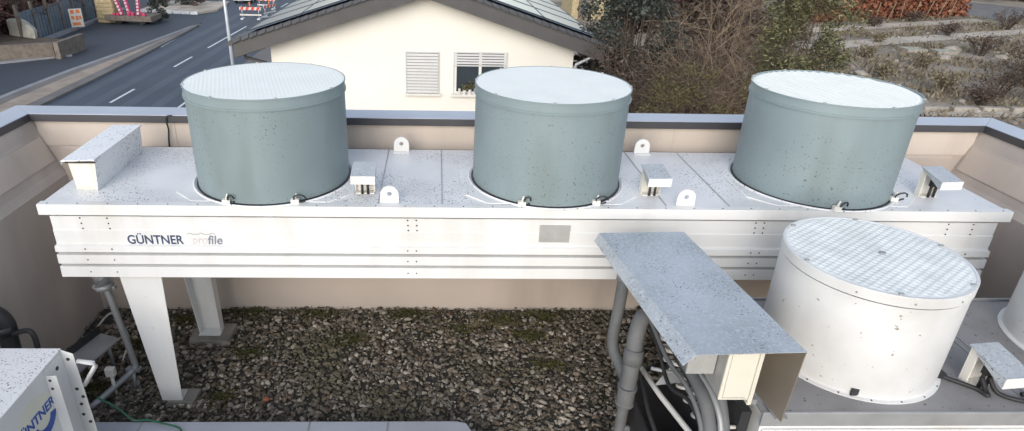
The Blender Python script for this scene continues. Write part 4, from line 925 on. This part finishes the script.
# crate, flatbed with magenta masts
t = thing('pallet_crate', 'tall ochre slatted crate standing beside the magenta masts', 'crate', (-26.3, 53.4, ZG))
b = MB()
for k in range(6): b.box(-27.0,-25.7,52.9,52.96,ZG+.06+k*.30,ZG+.30+k*.30); b.box(-25.7,-25.64,52.97,54.2,ZG+.06+k*.30,ZG+.30+k*.30); b.box(-27.06,-27.0,52.97,54.2,ZG+.06+k*.30,ZG+.30+k*.30)
b.box(-27.0,-25.72,52.97,54.15,ZG+.02,ZG+1.78); part('slats', b, M['ochre'], t)
b = MB(); b.box(-27.1,-25.6,52.85,54.25,ZG+1.86,ZG+1.93); part('lid', b, M['paper'], t)
t = thing('flatbed_trailer', 'low pale flatbed trailer carrying magenta and white lattice masts', 'trailer', (-24.2, 52.8, ZG))
b = MB(); b.hexa([(-26.2,52.3,ZG+.3),(-22.4,51.9,ZG+.3),(-22.4,54.0,ZG+.3),(-26.2,54.4,ZG+.3)], [(-26.2,52.3,ZG+.7),(-22.4,51.9,ZG+.7),(-22.4,54.0,ZG+.7),(-26.2,54.4,ZG+.7)]); part('bed', b, M['wood'], t, .02)
for (x, y) in ((-25.3,52.75),(-23.4,52.55),(-25.3,53.9),(-23.4,53.7)):
    b = MB(); b.cyl((x,y-.11,ZG+.3),(x,y+.11,ZG+.3),.3,.3,16); w_ = part('wheel', b, M['black'], t)
    b = MB(); b.cyl((x,y-.115,ZG+.3),(x,y+.115,ZG+.3),.16,.16,12); part('rim', b, M['darkmetal'], w_)
for (x0_, y0_, x1_, y1_) in ((-24.9,52.6,-26.4,53.6),(-24.4,52.8,-25.4,53.8),(-23.6,52.6,-23.6,53.6)):
    b = MB(); b.tube([(x0_,y0_,ZG+.7),(x1_,y1_,ZG+4.6)], .15, 4, True, False); ms = part('mast', b, M['magenta'], t)
    b = MB(); p0, p1 = Vector((x0_,y0_-.16,ZG+.75)), Vector((x1_,y1_-.16,ZG+4.6)); n = 16
    for k in range(n):
        a_, c_ = p0.lerp(p1,(k+.1)/n), p0.lerp(p1,(k+.75)/n); b.tube([a_, c_], .09, 4, True, False)
    part('stripe', b, M['pink'], ms)
b = MB()
for k in (1,2,5,6,9): b.box(-25.9+k*.3,-25.68+k*.3,52.5-.03*k,52.8-.03*k,ZG+.71,ZG+.71+rg.uniform(.08,.3))
part('red_cargo', b, M['magenta'], t)
leafy('conifer_bush', 'round dark green bush standing behind the flatbed trailer', -23.0, 54.9, 1.8, .75, .7, M['leafdark'], 1600, .09, 45, .1)
# traffic island with pale kerb and shrubs
b = MB(); b.prism([(-26.5,59.6,ZG-.02),(-21.0,58.6,ZG-.02),(-20.0,60.5,ZG-.02),(-20.5,66,ZG-.02),(-27,66,ZG-.02)], (0,0,.2)); single('traffic_island', b, M['path'], 'pale kerbed planting island at the bend of the street', 'traffic island', (-23.5,62,ZG))
for i in range(7):
    x = -26.4+i*.78; b = MB(); b.box(x,x+.68,59.15-.14*i,59.4-.14*i,ZG-.02,ZG+.24); single('kerb_block', b, M['marking'], 'white kerb block in the row along the front of the planting island', 'kerb', (x,59.3,ZG), 'white kerb blocks of the planting island', .02)
for i, (x, y) in enumerate(((-25.6,62.5),(-24.0,63.2),(-22.6,62.8),(-26.6,64.5))):
    leafy('island_shrub', ('brown shrub on the left of the planting island','grey green shrub in the middle of the planting island','brown shrub at the right end of the planting island','tall brown shrub behind the planting island')[i], x, y, 1.3, .7, .6, M['leafbrown'] if i != 1 else M['leafdark'], 700, .1, 50+i, .1, zg=ZG+.15)
# white car heading up the street
t = thing('parked_car', 'white car at the top edge of the street near the road works', 'car', (-19.2, 67.9, ZG))
def carpart(name, prof, half, m, z=ZG):
    b = MB(); x_ = -19.2
    b.prism([(x_-half, 67.9+p, z+q) for p, q in prof], (2*half,0,0)); return part(name, b, m, t, .05)
carpart('body', [(-2.1,.3),(2.1,.3),(2.15,.65),(1.9,.85),(1.0,.95),(-1.9,.95),(-2.15,.8)], .86, M['carwhite'])
carpart('cabin', [(-1.8,.95),(1.05,.95),(.35,1.42),(-1.35,1.45)], .72, M['glass'])
b = MB(); b.box(-19.85,-18.55,66.6,68.2,ZG+1.42,ZG+1.47); part('roof', b, M['carwhite'], t, .02)
for sx in (-.8,.8):
    for sy in (-1.3,1.35):
        b = MB(); b.cyl((-19.2+sx-.1,67.9+sy,ZG+.32),(-19.2+sx+.1,67.9+sy,ZG+.32),.32,.32,18); w_ = part('wheel', b, M['black'], t)
        b = MB(); b.cyl((-19.2+sx-.105,67.9+sy,ZG+.32),(-19.2+sx+.105,67.9+sy,ZG+.32),.19,.19,12); part('rim', b, M['alu'], w_)
for sx in (-.6,.6):
    b = MB(); b.box(-19.2+sx-.16,-19.2+sx+.16,65.73,65.77,ZG+.6,ZG+.75); part('tail_light', b, M['magenta'], t)
# road work barriers
t = proto = thing('road_barrier', 'red and white road works barrier nearest the left roof corner of the house', 'barrier', (-15.8, 56.2, ZG), 'road works barriers beside the street')
for sx in (-.7,.7): b = MB(); b.cyl((sx,0,0),(sx,0,1.1),.03,.03,8); b.box(sx-.12,sx+.12,-.3,.3,0,.1); local('stand', b, M['alu'], t)
b = MB(); b.box(-.9,.9,-.03,.0,.75,1.0); b.box(-.9,.9,-.03,.0,.3,.42); local('board', b, M['paper'], t)
b = MB()
for k in range(4): b.prism([(-.85+k*.45,-.034,.75),(-.6+k*.45,-.034,.75),(-.5+k*.45,-.034,1.0),(-.75+k*.45,-.034,1.0)], (0,.003,0))
local('stripe', b, mat('signal_red', (.55,.06,.04), .5), t)
b = MB(); b.cyl((0,0,1.0),(0,0,1.25),.06,.06,8); b.ico((0,0,1.32), .1, 1); local('warning_lamp', b, M['orange'], t)
for x, y, rz, lab in ((-16.0,62.5,-.2,'red and white road works barrier farthest up the street'),(-14.6,58.0,1.2,'red and white road works barrier standing sideways by the footpath')):
    dup(proto, (x,y,ZG), rz, lab)
